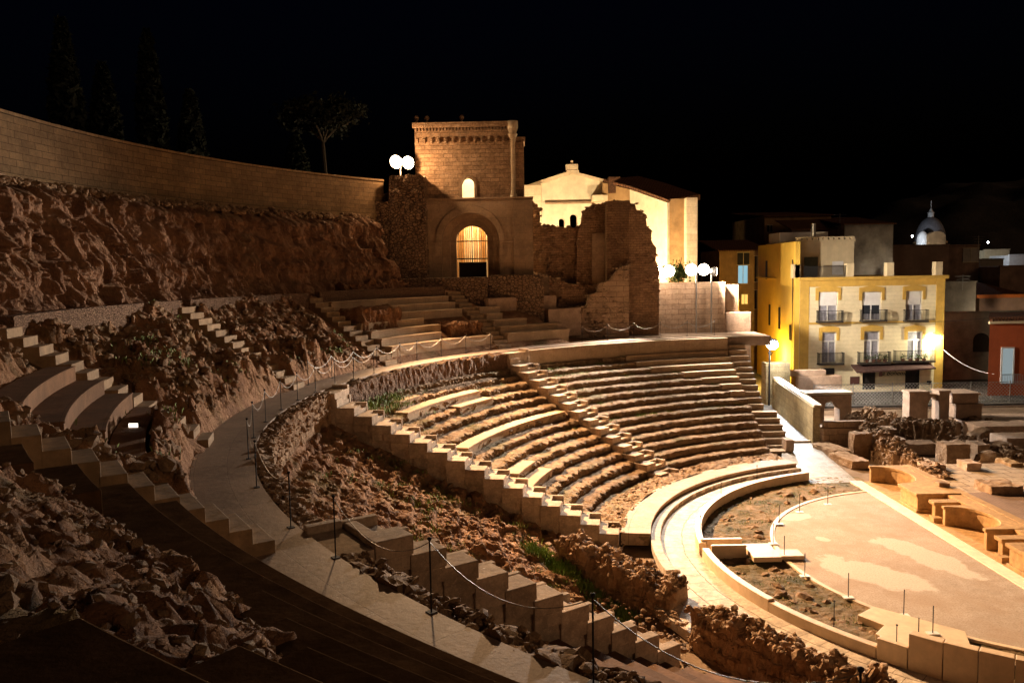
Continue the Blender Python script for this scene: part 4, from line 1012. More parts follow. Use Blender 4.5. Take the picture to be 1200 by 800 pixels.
# iron gate
gp = build('iron_gate', MB().box(gate[0][0], gate[-1][0], TY+.75, TY+.80, tp(553, 303)[1]-.04, tp(553, 303)[1]+.04).box(gate[0][0], gate[-1][0], TY+.75, TY+.80, gate[1][1]-.04, gate[1][1]+.03)
           .box((gate[0][0]+gate[-1][0])/2-.03, (gate[0][0]+gate[-1][0])/2+.03, TY+.75, TY+.8, zb, tp(553, 265)[1]), M['iron'], tw)
mb = MB()
for i in range(1, 14):
    u = gate[0][0]+(gate[-1][0]-gate[0][0])*i/14; mb.box(u-.012, u+.012, TY+.76, TY+.785, tp(553, 303)[1], tp(553, 266)[1]-.7*abs(i-7)/7*.6)
build('gate_bars', mb, M['iron'], tw)
build('gate_panel', MB().box(gate[0][0]+.14, gate[-1][0]-.1, TY+.72, TY+.74, zb+.05, tp(553, 307)[1]), M['darkwood'], tw)
# the lit room behind the gate: back wall with hanging ochre planks
mb = MB()
for i in range(26):
    u = gate[0][0]-.6+(gate[-1][0]-gate[0][0]+1.2)*i/25+random.uniform(-.03, .03); mb.box(u-.03, u+random.uniform(.0, .05), TY+4.5, TY+4.55, zb, zl)
build('slatted_screen', mb, plain('orange slats', (.5, .22, .05), .8, 0, .4, 3, .1), tw)
build('room_back', MB().box(l+.85, r-.85, TY+4.7, TY+4.8, zb, ztop-.1), plain('bright plaster', (.85, .75, .55), .8, 0, .08), tw)
build('room_floor', MB().box(pl, pr-.5, TY+.6, TY+5, zb-.2, zb), M['portal'], tw)

# platform in front
pf = thing('gate_platform', at(550, 340, 52), 'rough stone platform under the gate tower', 'platform')
a, b = tp(470, 352, 52), tp(571, 325, 52); c = tp(637, 322, 53.4)
build('platform_wall', MB().box(a[0], b[0], 52, TY-.5, a[1]-.8, tp(550, 325, 52)[1]), M['bast'], pf, bevel=.06)
build('platform_wall', MB().box(b[0]+.02, c[0], 53.0, TY-.5, a[1]-1.8, tp(600, 322, 53.0)[1]), M['bast'], pf, bevel=.06)
build('platform_step', MB().sector(30.6, 31.3, 119.5, 129.8, 6.3, 8.75, .4), M['block'], pf, bevel=.04)
build('platform_step', MB().sector(30.0, 30.55, 116.5, 121.5, 6.0, 7.9, .4), M['block'], pf, bevel=.04)

# rubble bastion left of the tower (solid body whose left side runs back to the perimeter wall)
A_, B_ = at(437, 330, 52.5), at(500, 330, 52.5); top = at(460, 216, 52.5).z
def rough_solid(name, foot, z0, ztops, mat, amp, label, cat, step=.16, parent=None, group=None):
    """solid standing on a foot polygon, with a ragged top; faces cut fine enough to be rough"""
    n = len(foot); V = []; F = []; nz = max(3, int((max(ztops)-z0)/step))
    ring = []
    for i in range(n):
        p, q = Vector(foot[i]), Vector(foot[(i+1) % n]); m = max(1, int((q-p).length/step))
        for k in range(m): ring.append((p.lerp(q, k/m), ztops[i]+(ztops[(i+1) % n]-ztops[i])*k/m))
    m = len(ring)
    for k in range(nz+1):
        for p, zt_ in ring: V.append((p.x, p.y, z0+(zt_-z0)*k/nz))
    V = np.array(V)
    d = fbm(V*1.8, 5, .65)*amp; cen = V.mean(0); dirn = V[:, :2]-cen[:2]; dirn /= np.linalg.norm(dirn, axis=1)[:, None]
    V[:, :2] += dirn*d[:, None]; V[-m:, 2] += amp*2.0*fbm(V[-m:]*1.1+8, 4, .65)
    F = [(k*m+i, k*m+(i+1) % m, (k+1)*m+(i+1) % m, (k+1)*m+i) for k in range(nz) for i in range(m)]
    V = np.vstack([V, [cen[0], cen[1], np.mean(ztops)]]); F += [(nz*m+i, nz*m+(i+1) % m, len(V)-1) for i in range(m)]
    o = build(name, (V, F), mat, parent); return tag(o, label, cat, group) if label else o
t1, t2 = at(440, 236, 52.5).z, at(480, 207, 52.5).z
rough_solid('rubble_bastion', [(A_.x, 52.5), (at(458, 330, 52.5).x, 52.5), (at(460, 330, 52.5).x, 52.5), (B_.x, 52.6), (B_.x, 57), (at(398, 300, 57).x, 57)], 8.2, [t1, t1, t2, t2, t2, t1], M['bast'], .10, 'tall rough rubble bastion left of the gate tower under the floodlight', 'bastion')

# ------------------------------------------------------------------ ruined church walls
RY = 57.0
def rp(x, y, Y): p = at(x, y, Y); return (p.x, p.z)
def jag(pts, amp=.12, step=.35, seed=0):
    """roughen a polyline of (u, z)"""
    out = []; rg = random.Random(seed)
    for i in range(len(pts)-1):
        (a, b), (c, d) = pts[i], pts[i+1]; n = max(1, int(math.hypot(c-a, d-b)/step))
        for k in range(n):
            t_ = k/n; out.append((a+(c-a)*t_+(rg.uniform(-amp, amp) if k else 0), b+(d-b)*t_+(rg.uniform(-amp, amp) if k else 0)))
    return out+[pts[-1]]
def slabwall(name, pixels, Y, th_, mat, seed=0, parent=None, zfoot=None, amp=.12):
    pts = [rp(x, y, Y) for x, y in pixels]
    top = jag(pts[1:-1], amp, .35, seed); poly = [pts[0]]+top+[pts[-1]]
    mb = MB().extrude(poly, [], Vector((0, Y, 0)), X_, T_, 0, th_)
    if amp < .02: return build(name, mb, M[mat], parent)
    rg = np.random.default_rng(seed+50); us, zs = [q[0] for q in poly], [q[1] for q in poly]; pts_ = []
    def inside(u, z):
        c = False
        for i in range(len(poly)):
            (a, b), (c_, d) = poly[i], poly[i-1]
            if (b > z) != (d > z) and u < (c_-a)*(z-b)/(d-b)+a: c = not c
        return c
    n = int((max(us)-min(us))*(max(zs)-min(zs))*26)
    for _ in range(n):
        u, z = rg.uniform(min(us), max(us)), rg.uniform(max(5.5, min(zs)), max(zs))
        if inside(u, z) and pnoise(np.array([[u*.5, z*.5, seed+.3]]))[0] > -.25: pts_.append((u, Y+rg.uniform(-.01, .05), z))
    for (u, z) in top: pts_ += [(u+rg.normal(0, .08), Y+th_*rg.random(), z+rg.normal(0, .04)) for _ in range(4)]
    v2, f2 = stones(np.array(mb.v), mb.f, pts_, .06+.12*rg.random(len(pts_))**2, seed, 1)
    return build(name, (v2, f2), M[mat], parent, recalc=True)
rw = thing('ruined_wall', (3, RY, 6), 'ruined brick and rubble church wall between tower and buttress', 'ruin')
slabwall('wall_body', [(618, 392), (618, 262), (636, 265), (637, 264), (655, 266), (690, 266), (697, 262), (700, 268), (740, 268), (740, 392)], RY+.4, .8, 'ruin', 1, rw, amp=.06)
slabwall('left_stump', [(613, 360), (613, 236), (622, 232), (628, 240), (633, 252), (636, 268), (640, 290), (640, 360)], RY, .6, 'ruin', 2, rw)
slabwall('right_stump', [(676, 392), (676, 292), (678, 270), (682, 256), (688, 243), (696, 239), (712, 237), (716, 237), (716, 392)], RY-.1, .7, 'ruin', 3, rw)
slabwall('pilaster', [(694, 392), (694, 274), (698, 273), (712, 273), (712, 392)], RY-.3, .25, 'portal', 4, rw, amp=.01)
slabwall('lower_ledge', [(612, 392), (612, 322), (640, 323), (660, 330), (690, 335), (700, 333), (712, 334), (712, 392)], RY-.9, .7, 'ruin', 5, rw)
bt = thing('brick_buttress', (7, 56, 6), 'tall broken brick buttress sloping down behind the bright lamps', 'ruin')
slabwall('front', [(711, 392), (711, 238), (713, 236), (735, 235), (737, 237), (737, 392)], 55.8, 1.4, 'ruin', 6, bt, amp=.03)
slabwall('broken_side', [(737.2, 392), (737.2, 238), (744, 239), (746, 246), (752, 247), (757, 255), (758, 265), (764, 270), (764, 284), (769, 290), (768, 304), (773, 318), (772, 392)], 56.3, 1.2, 'ruin', 7, bt, amp=.16)
slabwall('masonry_slope', [(630, 396), (634, 386), (646, 384), (648, 372), (664, 370), (668, 360), (688, 358), (690, 346), (700, 344), (704, 332), (716, 328), (724, 316), (737, 310), (737, 396)], 55.0, .78, 'ruinbig', 8, bt, amp=.10)
a, b = rp(737.5, 392, 57.8), rp(881, 332, 57.8)
lwll = thing('low_ashlar_wall', (12, 58, 5.8), 'broad ashlar wall lit by lamps at the end of the walkway', 'wall')
build('wall_body', MB().box(a[0], rp(850, 330, 57.8)[0], 57.8, 58.6, 5.2, rp(800, 331, 57.8)[1]), M['ruinbig'], lwll, bevel=.03)
build('wall_end', MB().box(rp(850, 330, 57.8)[0]+.01, b[0], 57.9, 58.6, 2.5, rp(860, 366, 57.8)[1]), M['block'], lwll, bevel=.03)
o = build('upper_terrace', MB().box(-12, 16.5, 58.62, 100, -.2, 9.2), M['ground']); tag(o, kind='structure')
o = build('gate_terrace', MB().box(-12, 2.6, 55.0, 58.6, 5.5, 10.0), M['ground']); tag(o, kind='structure')
o = build('walkway_end', MB().box(5, 17.4, 54.0, 57.78, 5.2, 5.82), M['walk']); tag(o, kind='structure', label='paved end of the walkway below the bright lamps')
# church
ch = thing('church', (8, 74, 9), 'floodlit church gable with nave wall and tiled roof ridge', 'church')
GY = 74.0
pk = lambda x, y: rp(x, y, GY)
w2 = archpts(655, 661.5, 270, 259, 256, 10, GY); w1 = archpts(668, 676.5, 268, 255, 251, 10, GY)
build('gable_wall', MB().extrude([pk(617, 330), pk(617, 219), pk(636, 214), pk(670, 203), pk(706, 212), pk(706, 330)], [w1, w2], Vector((0, GY, 0)), X_, T_, 0, .8), M['plaster'], ch)
build('gable_coping', MB().extrude([pk(612, 219), pk(636, 211), pk(664, 202), pk(664, 200), pk(678, 200), pk(678, 203), pk(707, 210.5), pk(707, 213), pk(670, 204.5), pk(636, 215), pk(617, 221)], [], Vector((0, GY, 0)), X_, T_, -.35, -.02), M['quoin'], ch)
q = pk(670, 200)
build('gable_block', MB().box(q[0]-.55, q[0]+.55, GY-.3, GY+.6, q[1], q[1]+.55).lathe((q[0], GY), [(.25, q[1]+.55), (.1, q[1]+.7), (.16, q[1]+.85), (0, q[1]+.98)], 10), M['quoin'], ch, bevel=.03)
build('ledge', MB().box(pk(639, 238)[0], pk(698, 238)[0], GY-.3, GY-.02, pk(660, 239)[1], pk(660, 237)[1]), M['portal'], ch)
q = pk(700, 237)
build('corner_capital', MB().box(q[0]-.4, q[0]+.6, GY-1.2, GY-.02, q[1]-.4, q[1]).box(q[0]-.6, q[0]+.9, GY-1.4, GY-.02, q[1], q[1]+.55), M['quoin'], ch, bevel=.06)
build('corner_pilaster', MB().box(pk(617, 230)[0]-.6, pk(617, 230)[0]-.01, GY-.5, GY+.8, 9, pk(617, 222)[1]), M['quoin'], ch, bevel=.04)
build('side_block', MB().box(rp(613, 226, 72)[0], rp(634, 226, 72)[0], 71, 72.5, 9, rp(620, 218, 72)[1]), M['quoin'], ch, bevel=.04)
# dark bay and white nave wall running back to the right
A2, B2 = at(706, 230, 73.0), at(738, 230, 71.0); C2 = at(782, 236, 66.5)
def vwall(p, q, zb, zp, zq, th_=.5):
    p, q = Vector((p.x, p.y, 0)), Vector((q.x, q.y, 0)); d = q-p; ln = d.length; e_ = d/ln; t_ = Vector((-e_.y, e_.x, 0))
    return MB().extrude([(0, zb), (ln, zb), (ln, zq), (0, zp)], [], p, e_, t_, 0, th_)
build('dark_bay', vwall(A2, B2, 9, at(706, 214, 73).z, at(738, 222, 71).z), M['plasterdark'], ch)
build('nave_wall', vwall(B2, C2, 9, at(738, 222, 71).z, at(782, 237.5, 66.5).z), M['plaster'], ch)
build('nave_roof', MB().add([at(706, 213, 72.7), at(738, 221, 70.7), at(783, 236.5, 66.2), at(783, 234, 66.2), at(738, 218, 70.7), at(708, 210, 72.7),
      at(706, 213, 72.7)+Vector((4, 6, .6)), at(738, 221, 70.7)+Vector((4, 6, .6)), at(783, 236.5, 66.2)+Vector((4, 6, .6)), at(783, 234, 66.2)+Vector((4, 6, .9)), at(738, 218, 70.7)+Vector((4, 6, .9)), at(708, 210, 72.7)+Vector((4, 6, .9))],
      [(0, 1, 4, 5), (1, 2, 3, 4), (5, 4, 10, 11), (4, 3, 9, 10), (0, 6, 7, 1), (1, 7, 8, 2), (2, 8, 9, 3), (0, 5, 11, 6), (6, 11, 10, 7), (7, 10, 9, 8)]), M['rooftile'], ch)
q = at(720, 210, 72); build('chimney', MB().box(q.x-.5, q.x+.5, 72, 73, q.z-1.2, q.z+.2), M['rooftile'], ch)
build('ochre_end', MB().box(rp(783, 240, 66.6)[0], rp(803, 240, 66.6)[0], 66.6, 67.3, 9, rp(790, 233, 66.6)[1]), M['plasterdark'], ch)
build('end_buttress', MB().box(rp(803.5, 240, 66)[0], rp(817, 240, 66)[0], 65.8, 67.2, 9, rp(810, 231.5, 66)[1]), M['quoin'], ch, bevel=.04)
sh = thing('shrub', at(795, 300, 62), 'small bushy shrub behind the bright lamps', 'shrub')

# ------------------------------------------------------------------ yellow house
HY = 66.0
def hp(x, y, Y=HY): p = at(x, y, Y); return (p.x, p.z)
hs = thing('yellow_house', Vector((29.5, HY, 0)), 'three storey pale yellow house with ochre trim and iron balconies', 'house')
xl, xr = hp(937, 380)[0], hp(1106, 380)[0]; zr = hp(1020, 326)[1]; zg = -.3
wins = [(959, 982, 342, 376), (1010, 1033, 342, 375), (1061, 1081, 341, 375), (963, 980, 389, 425), (1012, 1031, 388, 424), (1063, 1081, 388, 422)]
doors = [(962, 979, 431), (1011, 1027, 433), (1061, 1079, 432)]
holes = []
for x0, x1, y0, y1 in wins:
    a, b = hp(x0, y1), hp(x1, y0); holes.append([(a[0], a[1]), (b[0], a[1]), (b[0], b[1]), (a[0], b[1])])
for x0, x1, y0 in doors:
    a, b = hp(x0, y0), hp(x1, y0); holes.append([(a[0], zg+.5), (b[0], zg+.5), (b[0], b[1]), (a[0], b[1])])
build('front_wall', MB().extrude([(xl, zg), (xr, zg), (xr, zr), (xl, zr)], holes, Vector((0, HY, 0)), X_, T_, 0, .45), M['yellow'], hs)
side_end = at(893, 350, 79)
build('side_wall', MB().extrude([(0, zg), (math.hypot(side_end.x-xl, 13), zg), (math.hypot(side_end.x-xl, 13), at(893, 288, 79).z), (0, at(937, 283, 66).z)], [], Vector((xl-.02, HY+.02, 0)), Vector((side_end.x-xl, 13, 0)).normalized(), Vector((-1, 0, 0)), 0, .4), M['amberwall'], hs)
build('right_wall', MB().box(xr-.4, xr, HY+.452, HY+12, zg, zr), M['cream'], hs)
build('roof_terrace', MB().box(xl, xr, HY+.0, HY+12, zr, zr+.12).box(xl-.15, xr+.2, HY-.28, HY, zr-.12, zr+.16), M['ochre'], hs, bevel=.03)
mb = MB().box(xl, xl+.75, HY-.05, HY, zg, zr-.13).box(xr-.7, xr, HY-.05, HY, zg, zr-.13).box(xl+.76, xr-.71, HY-.04, HY, hp(1020, 335)[1], zr-.13)
z1_, z2_ = hp(1020, 379)[1], hp(1020, 376.5)[1]; mb.box(xl+.76, xr-.71, HY-.06, HY, z1_, z2_)
build('trim', mb, M['ochre'], hs, bevel=.01)
for n, (x0, x1, y0, y1) in enumerate(wins):
    a, b = hp(x0, y1), hp(x1, y0)
    # surround: an ochre hood
    c0, c1 = hp(x0-3.5, y0+10), hp(x1+3.5, y0-7)
    hood = [(c0[0], c0[1]), (a[0]-.02, c0[1]), (a[0]-.02, b[1]+.02), (b[0]+.02, b[1]+.02), (b[0]+.02, c0[1]), (c1[0], c0[1]), (c1[0], c1[1]-.12), ((c0[0]+c1[0])/2, c1[1]+.06), (c0[0], c1[1]-.12)]
    build('window_hood', MB().extrude(hood, [], Vector((0, HY, 0)), X_, T_, -.07, -.002), M['ochre'], hs)
    w_ = build('window', MB().box(a[0], b[0], HY+.2, HY+.25, a[1], b[1]), M['curtain'], hs)
    zm = a[1]+(b[1]-a[1])*(.55 if n < 3 else .7); xm = (a[0]+b[0])/2
    build('window_frame', MB().box(a[0], b[0], HY+.13, HY+.19, zm-.05, zm+.05).box(xm-.05, xm+.05, HY+.13, HY+.19, a[1], zm-.05).box(a[0], a[0]+.07, HY+.13, HY+.19, a[1], b[1]).box(b[0]-.07, b[0], HY+.13, HY+.19, a[1], b[1]).box(a[0], b[0], HY+.13, HY+.19, b[1]-.08, b[1]), M['white'], w_)
    if n < 3:
        build('roller_blind', MB().box(a[0]+.08, b[0]-.08, HY+.1, HY+.125, zm+.05, b[1]), M['white'], w_)
    if n in (1,): build('pane', MB().box(a[0]+.1, xm-.06, HY+.14, HY+.19, a[1]+.5, zm-.06).box(xm+.06, b[0]-.1, HY+.14, HY+.19, a[1]+.5, zm-.06), M['glass'], w_)
    # balcony
    if n < 5 or True:
        bx0, bx1 = hp(x0-(3 if n != 3 else 6), y1)[0], hp(x1+(3 if n != 3 else 6), y1)[0]
        if n == 4: bx0, bx1 = hp(1004, y1)[0], hp(1040, y1)[0]
        if n == 5: bx0, bx1 = hp(1046, y1)[0], hp(1092, y1)[0]
        bz = a[1]-.02; bh = .88; dp = .62
        bal = build('balcony', MB().box(bx0, bx1, HY-dp, HY, bz-.12, bz), M['soot_shade'], hs)
        rm = MB().box(bx0, bx1, HY-dp, HY-dp+.03, bz+bh-.04, bz+bh).box(bx0, bx0+.03, HY-dp, HY, bz+bh-.04, bz+bh).box(bx1-.03, bx1, HY-dp, HY, bz+bh-.04, bz+bh)
        nb = int((bx1-bx0)/.11)
        for i in range(nb+1):
            u = bx0+(bx1-bx0-.02)*i/nb; rm.box(u, u+.02, HY-dp+.004, HY-dp+.024, bz, bz+bh-.04)
        for i in range(1, 6):
            v = HY-dp+.1*i; rm.box(bx0+.004, bx0+.024, v, v+.02, bz, bz+bh-.04).box(bx1-.024, bx1-.004, v, v+.02, bz, bz+bh-.04)
        build('railing', rm, M['iron'], bal)
for n, (x0, x1, y0) in enumerate(doors):
    a, b = hp(x0, y0), hp(x1, y0); xm = (a[0]+b[0])/2
    d = build('door', MB().box(a[0], b[0], HY+.2, HY+.27, zg+.5, b[1]), M['darkwood'], hs)
    build('door_panel', MB().box(a[0]+.1, xm-.04, HY+.17, HY+.2, zg+.7, b[1]-.15).box(xm+.04, b[0]-.1, HY+.17, HY+.2, zg+.7, b[1]-.15), M['darkwood'], d)
a, b = hp(996, 450), hp(1007, 441); build('window', MB().box(a[0], b[0], HY-.04, HY-.002, a[1], b[1]), plain('brown shutter', (.1, .04, .03)), hs)
a, b = hp(1086, 450), hp(1092, 446); build('vent', MB().box(a[0], b[0], HY-.04, HY-.002, a[1], b[1]), M['iron'], hs)
# canopy over the ground floor
a, b = hp(997, 433), hp(1088, 427)
aw = MB().add([(a[0], HY-.02, hp(1000, 427)[1]), (b[0], HY-.02, hp(1085, 424.5)[1]), (b[0], HY-1.2, hp(1085, 424.5)[1]-.3), (a[0], HY-1.2, hp(1000, 427)[1]-.45),
              (a[0], HY-.02, hp(1000, 427)[1]-.12), (b[0], HY-.02, hp(1085, 424.5)[1]-.12), (b[0], HY-1.2, hp(1085, 424.5)[1]-.42), (a[0], HY-1.2, hp(1000, 427)[1]-.57)],
             [(0, 1, 2, 3), (7, 6, 5, 4), (0, 4, 5, 1), (1, 5, 6, 2), (2, 6, 7, 3), (3, 7, 4, 0)])
build('awning', aw, plain('dark reed awning', (.09, .045, .035), .9, 0, .4, 8, .8), hs)
# painted sign on the wall
cu = bpy.data.curves.new('lettering', 'FONT'); cu.body = 'La Bohemia'; cu.size = .52; cu.extrude = .012; cu.shear = .35; cu.align_x = 'CENTER'
tmp = bpy.data.objects.new('tmp', cu); COL.objects.link(tmp); lm = bpy.data.meshes.new_from_object(tmp.evaluated_get(bpy.context.evaluated_depsgraph_get())); bpy.data.objects.remove(tmp)
lm.materials.clear(); lm.materials.append(M['iron']); lt = bpy.data.objects.new('lettering', lm); COL.objects.link(lt)
q = hp(1047, 438); lt.parent = hs; lt.location = Vector((q[0], HY-.015, q[1]-.1))-hs.location; lt.rotation_euler = (R(90), 0, 0)
a, b = hp(1030, 441), hp(1034, 433); build('wall_poster', MB().box(a[0], b[0], HY-.03, HY-.002, a[1], b[1]), plain('pinkish poster', (.32, .16, .14), .6), hs)
# set back top floor
PY = HY+2.6
def pp_(x, y): return hp(x, y, PY)
a, b = pp_(932, 325), pp_(1001, 281)
build('penthouse', MB().box(a[0], b[0], PY, PY+8, zr+.1, b[1]), M['cream'], hs)
build('parapet', MB().box(a[0]-.08, b[0]+.08, PY-.1, PY, b[1]-.15, b[1]+.05), M['cream'], hs)
mb = MB()
for i in range(11): u = a[0]+.1+(b[0]-a[0]-.4)*i/10; mb.box(u, u+.3, PY-.08, PY+.15, b[1]+.05, b[1]+.22)
mb.box(a[0], b[0], PY-.09, PY+.16, b[1]+.22, b[1]+.30); build('balustrade', mb, M['cream'], hs)
c, d = pp_(942, 324), pp_(958, 301); build('shutter', MB().box(c[0], d[0], PY-.12, PY-.02, c[1], d[1]), plain('green grey shutter', (.10, .115, .085), .8, 0, .2, 10, .4), hs)
c, d = pp_(975, 322), pp_(988, 306); build('terrace_door', MB().box(c[0], d[0], PY-.06, PY-.01, c[1], d[1]), M['white'], hs)
rm = MB(); ax, bx = hp(942, 324)[0], hp(996, 324)[0]
for i in range(48): u = ax+(bx-ax)*i/47; rm.box(u, u+.02, HY+.1, HY+.12, zr+.12, zr+1.0)
rm.box(ax, bx, HY+.09, HY+.13, zr+1.0, zr+1.05); build('terrace_railing', rm, M['iron'], hs)
for x in (933, 996, 1043, 1100):
    q = hp(x, 318); build('terrace_pillar', MB().box(q[0]-.25, q[0]+.35, HY+.02, HY+.6, zr+.12, zr+1.25), M['cream'], hs, bevel=.02)
q = pp_(969, 272); build('chimney_pipe', MB().tube([(q[0], PY+3, b[1]), (q[0], PY+3, q[1]+.9)], .2, 10), M['steel'], hs)
mb = MB(); c = pp_(934, 281); d = pp_(992, 273)
build('roof_cabin', MB().box(pp_(932, 280)[0], d[0], PY+4, PY+7, b[1], d[1]+.3), M['white'], hs)
# narrow windows on the side wall
dr = Vector((side_end.x-xl, 13, 0)).normalized()
for (f_, z_, h_) in ((.08, 4.3, 1.3), (.35, 5.0, 1.9), (.62, 5.1, 1.9), (.72, 9.3, 1.7)):
    o = Vector((xl-.44, HY+.02, 0))+dr*13*f_
    build('side_window', MB().obox(o, dr, Vector((-1, 0, 0)), -.2, .35, 0, .05, z_, z_+h_), M['darkwood'], hs)
tag(build('drain_pipe', MB().tube([(xl-.5, HY+.3, 0), (xl-.5, HY+.3, 9.8), (xl-.5, HY+.4, 11)], .05, 6), M['iron']), 'thin dark drain pipe down the yellow corner', 'pipe')

# flower pots on the balconies
for i, (x, y) in enumerate([(1016, 423), (1024, 423), (1030, 424), (1037, 424), (1058, 421), (1067, 421), (1075, 420), (1083, 419)]):
    q = at(x, y, HY-.45); fp = thing('flower_pot', (q.x, HY-.45, q.z-.25), f'potted plant on the lit first floor balconies, {ORD[i]} from the left', 'plant', 'potted plants on the balconies')
    zb_ = hp(1012, 424)[1]+.0
    fp.location.z = zb_
    build('pot', MB().lathe((q.x, HY-.45), [(.0, zb_), (.12, zb_), (.17, zb_+.26), (.14, zb_+.26)], 10), plain('clay pot', (.22, .09, .05)) if i == 0 else bpy.data.materials['clay pot'], fp)
    mb = MB()
    for k in range(34):
        d = Vector((random.gauss(0, .13), random.gauss(0, .1), abs(random.gauss(.18, .12)))); c = Vector((q.x, HY-.45, zb_+.27))+d; u = Vector((random.uniform(-1, 1), random.uniform(-1, 1), random.uniform(-.3, 1))).normalized()*.09; w_ = u.orthogonal().normalized()*.045
        mb.add([c-u, c+w_, c+u, c-w_], [(0, 1, 2, 3)])
    build('leaves', mb, M['leaf'], fp, recalc=False)

# ------------------------------------------------------------------ other houses
def house(name, pix, Y, depth, mat, label, windows=(), roof=None, zfoot=-.3, parapet=True):
    x0, x1, yt = pix; a, b = at(x0, yt, Y), at(x1, yt, Y); zt_ = (a.z+b.z)/2
    h = thing(name, Vector(((a.x+b.x)/2, Y+depth/2, zfoot)), label, 'house')
    build('wall', MB().box(a.x, b.x, Y, Y+depth, zfoot, zt_), M[mat], h)
    if roof == 'tile':
        build('roof', MB().add([(a.x-.2, Y-.3, zt_), (b.x+.2, Y-.3, zt_), (b.x+.2, Y+depth, zt_+1.3), (a.x-.2, Y+depth, zt_+1.3), (a.x-.2, Y-.3, zt_-.12), (b.x+.2, Y-.3, zt_-.12), (b.x+.2, Y+depth, zt_+1.18), (a.x-.2, Y+depth, zt_+1.18)],
              [(0, 1, 2, 3), (7, 6, 5, 4), (0, 4, 5, 1), (1, 5, 6, 2), (2, 6, 7, 3), (3, 7, 4, 0)]), M['rooftile'], h)
    elif parapet:
        build('parapet', MB().box(a.x-.08, b.x+.08, Y-.08, Y+.2, zt_, zt_+.14), M[mat], h)
    for (wx0, wx1, wy0, wy1, mt) in windows:
        p, q = at(wx0, wy1, Y), at(wx1, wy0, Y); w_ = build('window', MB().box(p.x, q.x, Y-.05, Y-.004, p.z, q.z), M[mt], h)
        build('window_frame', MB().box(p.x-.06, q.x+.06, Y-.075, Y-.055, p.z-.07, p.z).box(p.x-.06, q.x+.06, Y-.075, Y-.055, q.z, q.z+.07).box((p.x+q.x)/2-.025, (p.x+q.x)/2+.025, Y-.075, Y-.055, p.z, q.z), M['cream'], w_)
    return h
house('town_house', (843, 900, 293), 82, 8, 'plasterdark', 'brown house with pillared top terrace behind the lamps', [(864, 878, 296, 310, 'darkwood'), (865, 876, 311, 332, 'lit_blue'), (869, 876, 345, 356, 'lit_amber'), (884, 890, 300, 330, 'darkwood'), (884, 890, 340, 362, 'darkwood')], 'tile')
house('town_house', (852, 866, 353), 74, 4, 'amberwall', 'narrow amber lit wall left of the alley', [], None)
h = house('town_house', (896, 974, 252), 96, 14, 'plasterdark', 'tall brown house with sloping roof behind the yellow house', [(899, 905, 264, 272, 'darkwood')], 'tile')
h = house('town_house', (928, 998, 268), 90, 5, 'darkwall', 'tile roofed attic above the yellow house terrace', [], 'tile')
h = house('town_house', (990, 1047, 262), 88, 10, 'greywall', 'grey blank gable behind the yellow house roof', [], 'tile')
h = house('town_house', (1045, 1112, 288), 100, 14, 'darkwall', 'dark brown block behind the terrace pillars', [])
h = house('town_house', (1103, 1148, 288), 104, 12, 'darkwall', 'brown house with a paler corner room below the dome', [(1128, 1147, 291, 307, 'greywall')])
h = house('town_house', (1108, 1144, 331), 84, 8, 'greywall', 'low grey house right of the yellow house', [])
h = house('town_house', (1148, 1204, 346), 86, 10, 'darkwall', 'low house with dark tiled roof and orange band', [], 'tile')
q = at(1140, 350, 85.7); build('orange_band', MB().box(at(1144, 349, 85.7).x, at(1204, 349, 85.7).x, 85.62, 85.68, at(1170, 349, 85.7).z, at(1170, 345, 85.7).z), plain('orange band', (.45, .12, .02)), h)  # plain orange strip below the tiled eaves
h = house('town_house', (1148, 1176, 304), 110, 10, 'greywall', 'pale grey box house at the far right skyline', [])
h = house('town_house', (1154, 1183, 293), 125, 10, 'cream', 'whitish flat roofed house farthest right of the dome', [])
h = house('town_house', (1183, 1215, 299), 120, 10, 'white', 'bluish white flat house at the right edge skyline', [])
h = house('town_house', (1172, 1215, 312), 100, 10, 'darkwall', 'brown flat wall below the right skyline houses', [])
h = house('courtyard_wall', (1107, 1215, 366), 72, .6, 'greywall', 'stained grey courtyard wall with a dark arched recess', [])
h['category'] = 'wall'
ra = archpts(1140, 1158, 412, 398, 390, 10, 72); build('recess', MB().extrude(ra, [], Vector((0, 71.9, 0)), X_, T_, 0, .08), M['soot_shade'], h)  # dark arched sheet on the wall face, its colour standing for recess shade
OY = 63.0
h = thing('orange_house', at(1185, 450, OY), 'orange red house with tiled eaves and pale door at the right edge', 'house')
a, b = at(1160, 376, OY), at(1245, 383, OY)
build('wall', MB().obox(Vector((a.x, OY, 0)), Vector((1, 0, 0)), Vector((.6, 1, 0)), 0, b.x-a.x, 0, 6, -.3, a.z), M['orange'], h)
mb = MB()
for i in range(30): u = a.x+.12+i*.22; mb.lathe((u, OY-.12), [(0.001, a.z-.02), (.1, a.z-.02), (.1, a.z+.16), (.001, a.z+.16)], 8)
build('roof_tiles', mb, M['rooftile'], h); build('roof', MB().obox(Vector((a.x, OY, 0)), Vector((1, 0, 0)), Vector((.6, 1, 0)), -.1, b.x-a.x, -.3, 6.2, a.z+.16, a.z+.3), M['rooftile'], h); build('eaves', MB().box(a.x-.12, b.x, OY-.22, OY, a.z-.22, a.z-.03), M['cream'], h)
p, q = at(1173, 449, OY), at(1187, 408, OY)
dd = build('door', MB().box(p.x, q.x, OY-.06, OY-.004, p.z, q.z), M['door_pale'], h); build('door_frame', MB().box(p.x-.1, p.x, OY-.1, OY-.003, p.z, q.z+.1).box(q.x, q.x+.1, OY-.1, OY-.003, p.z, q.z+.1).box(p.x, q.x, OY-.1, OY-.003, q.z, q.z+.1), M['white'], dd)
rm = MB(); z_ = at(1180, 438, OY).z
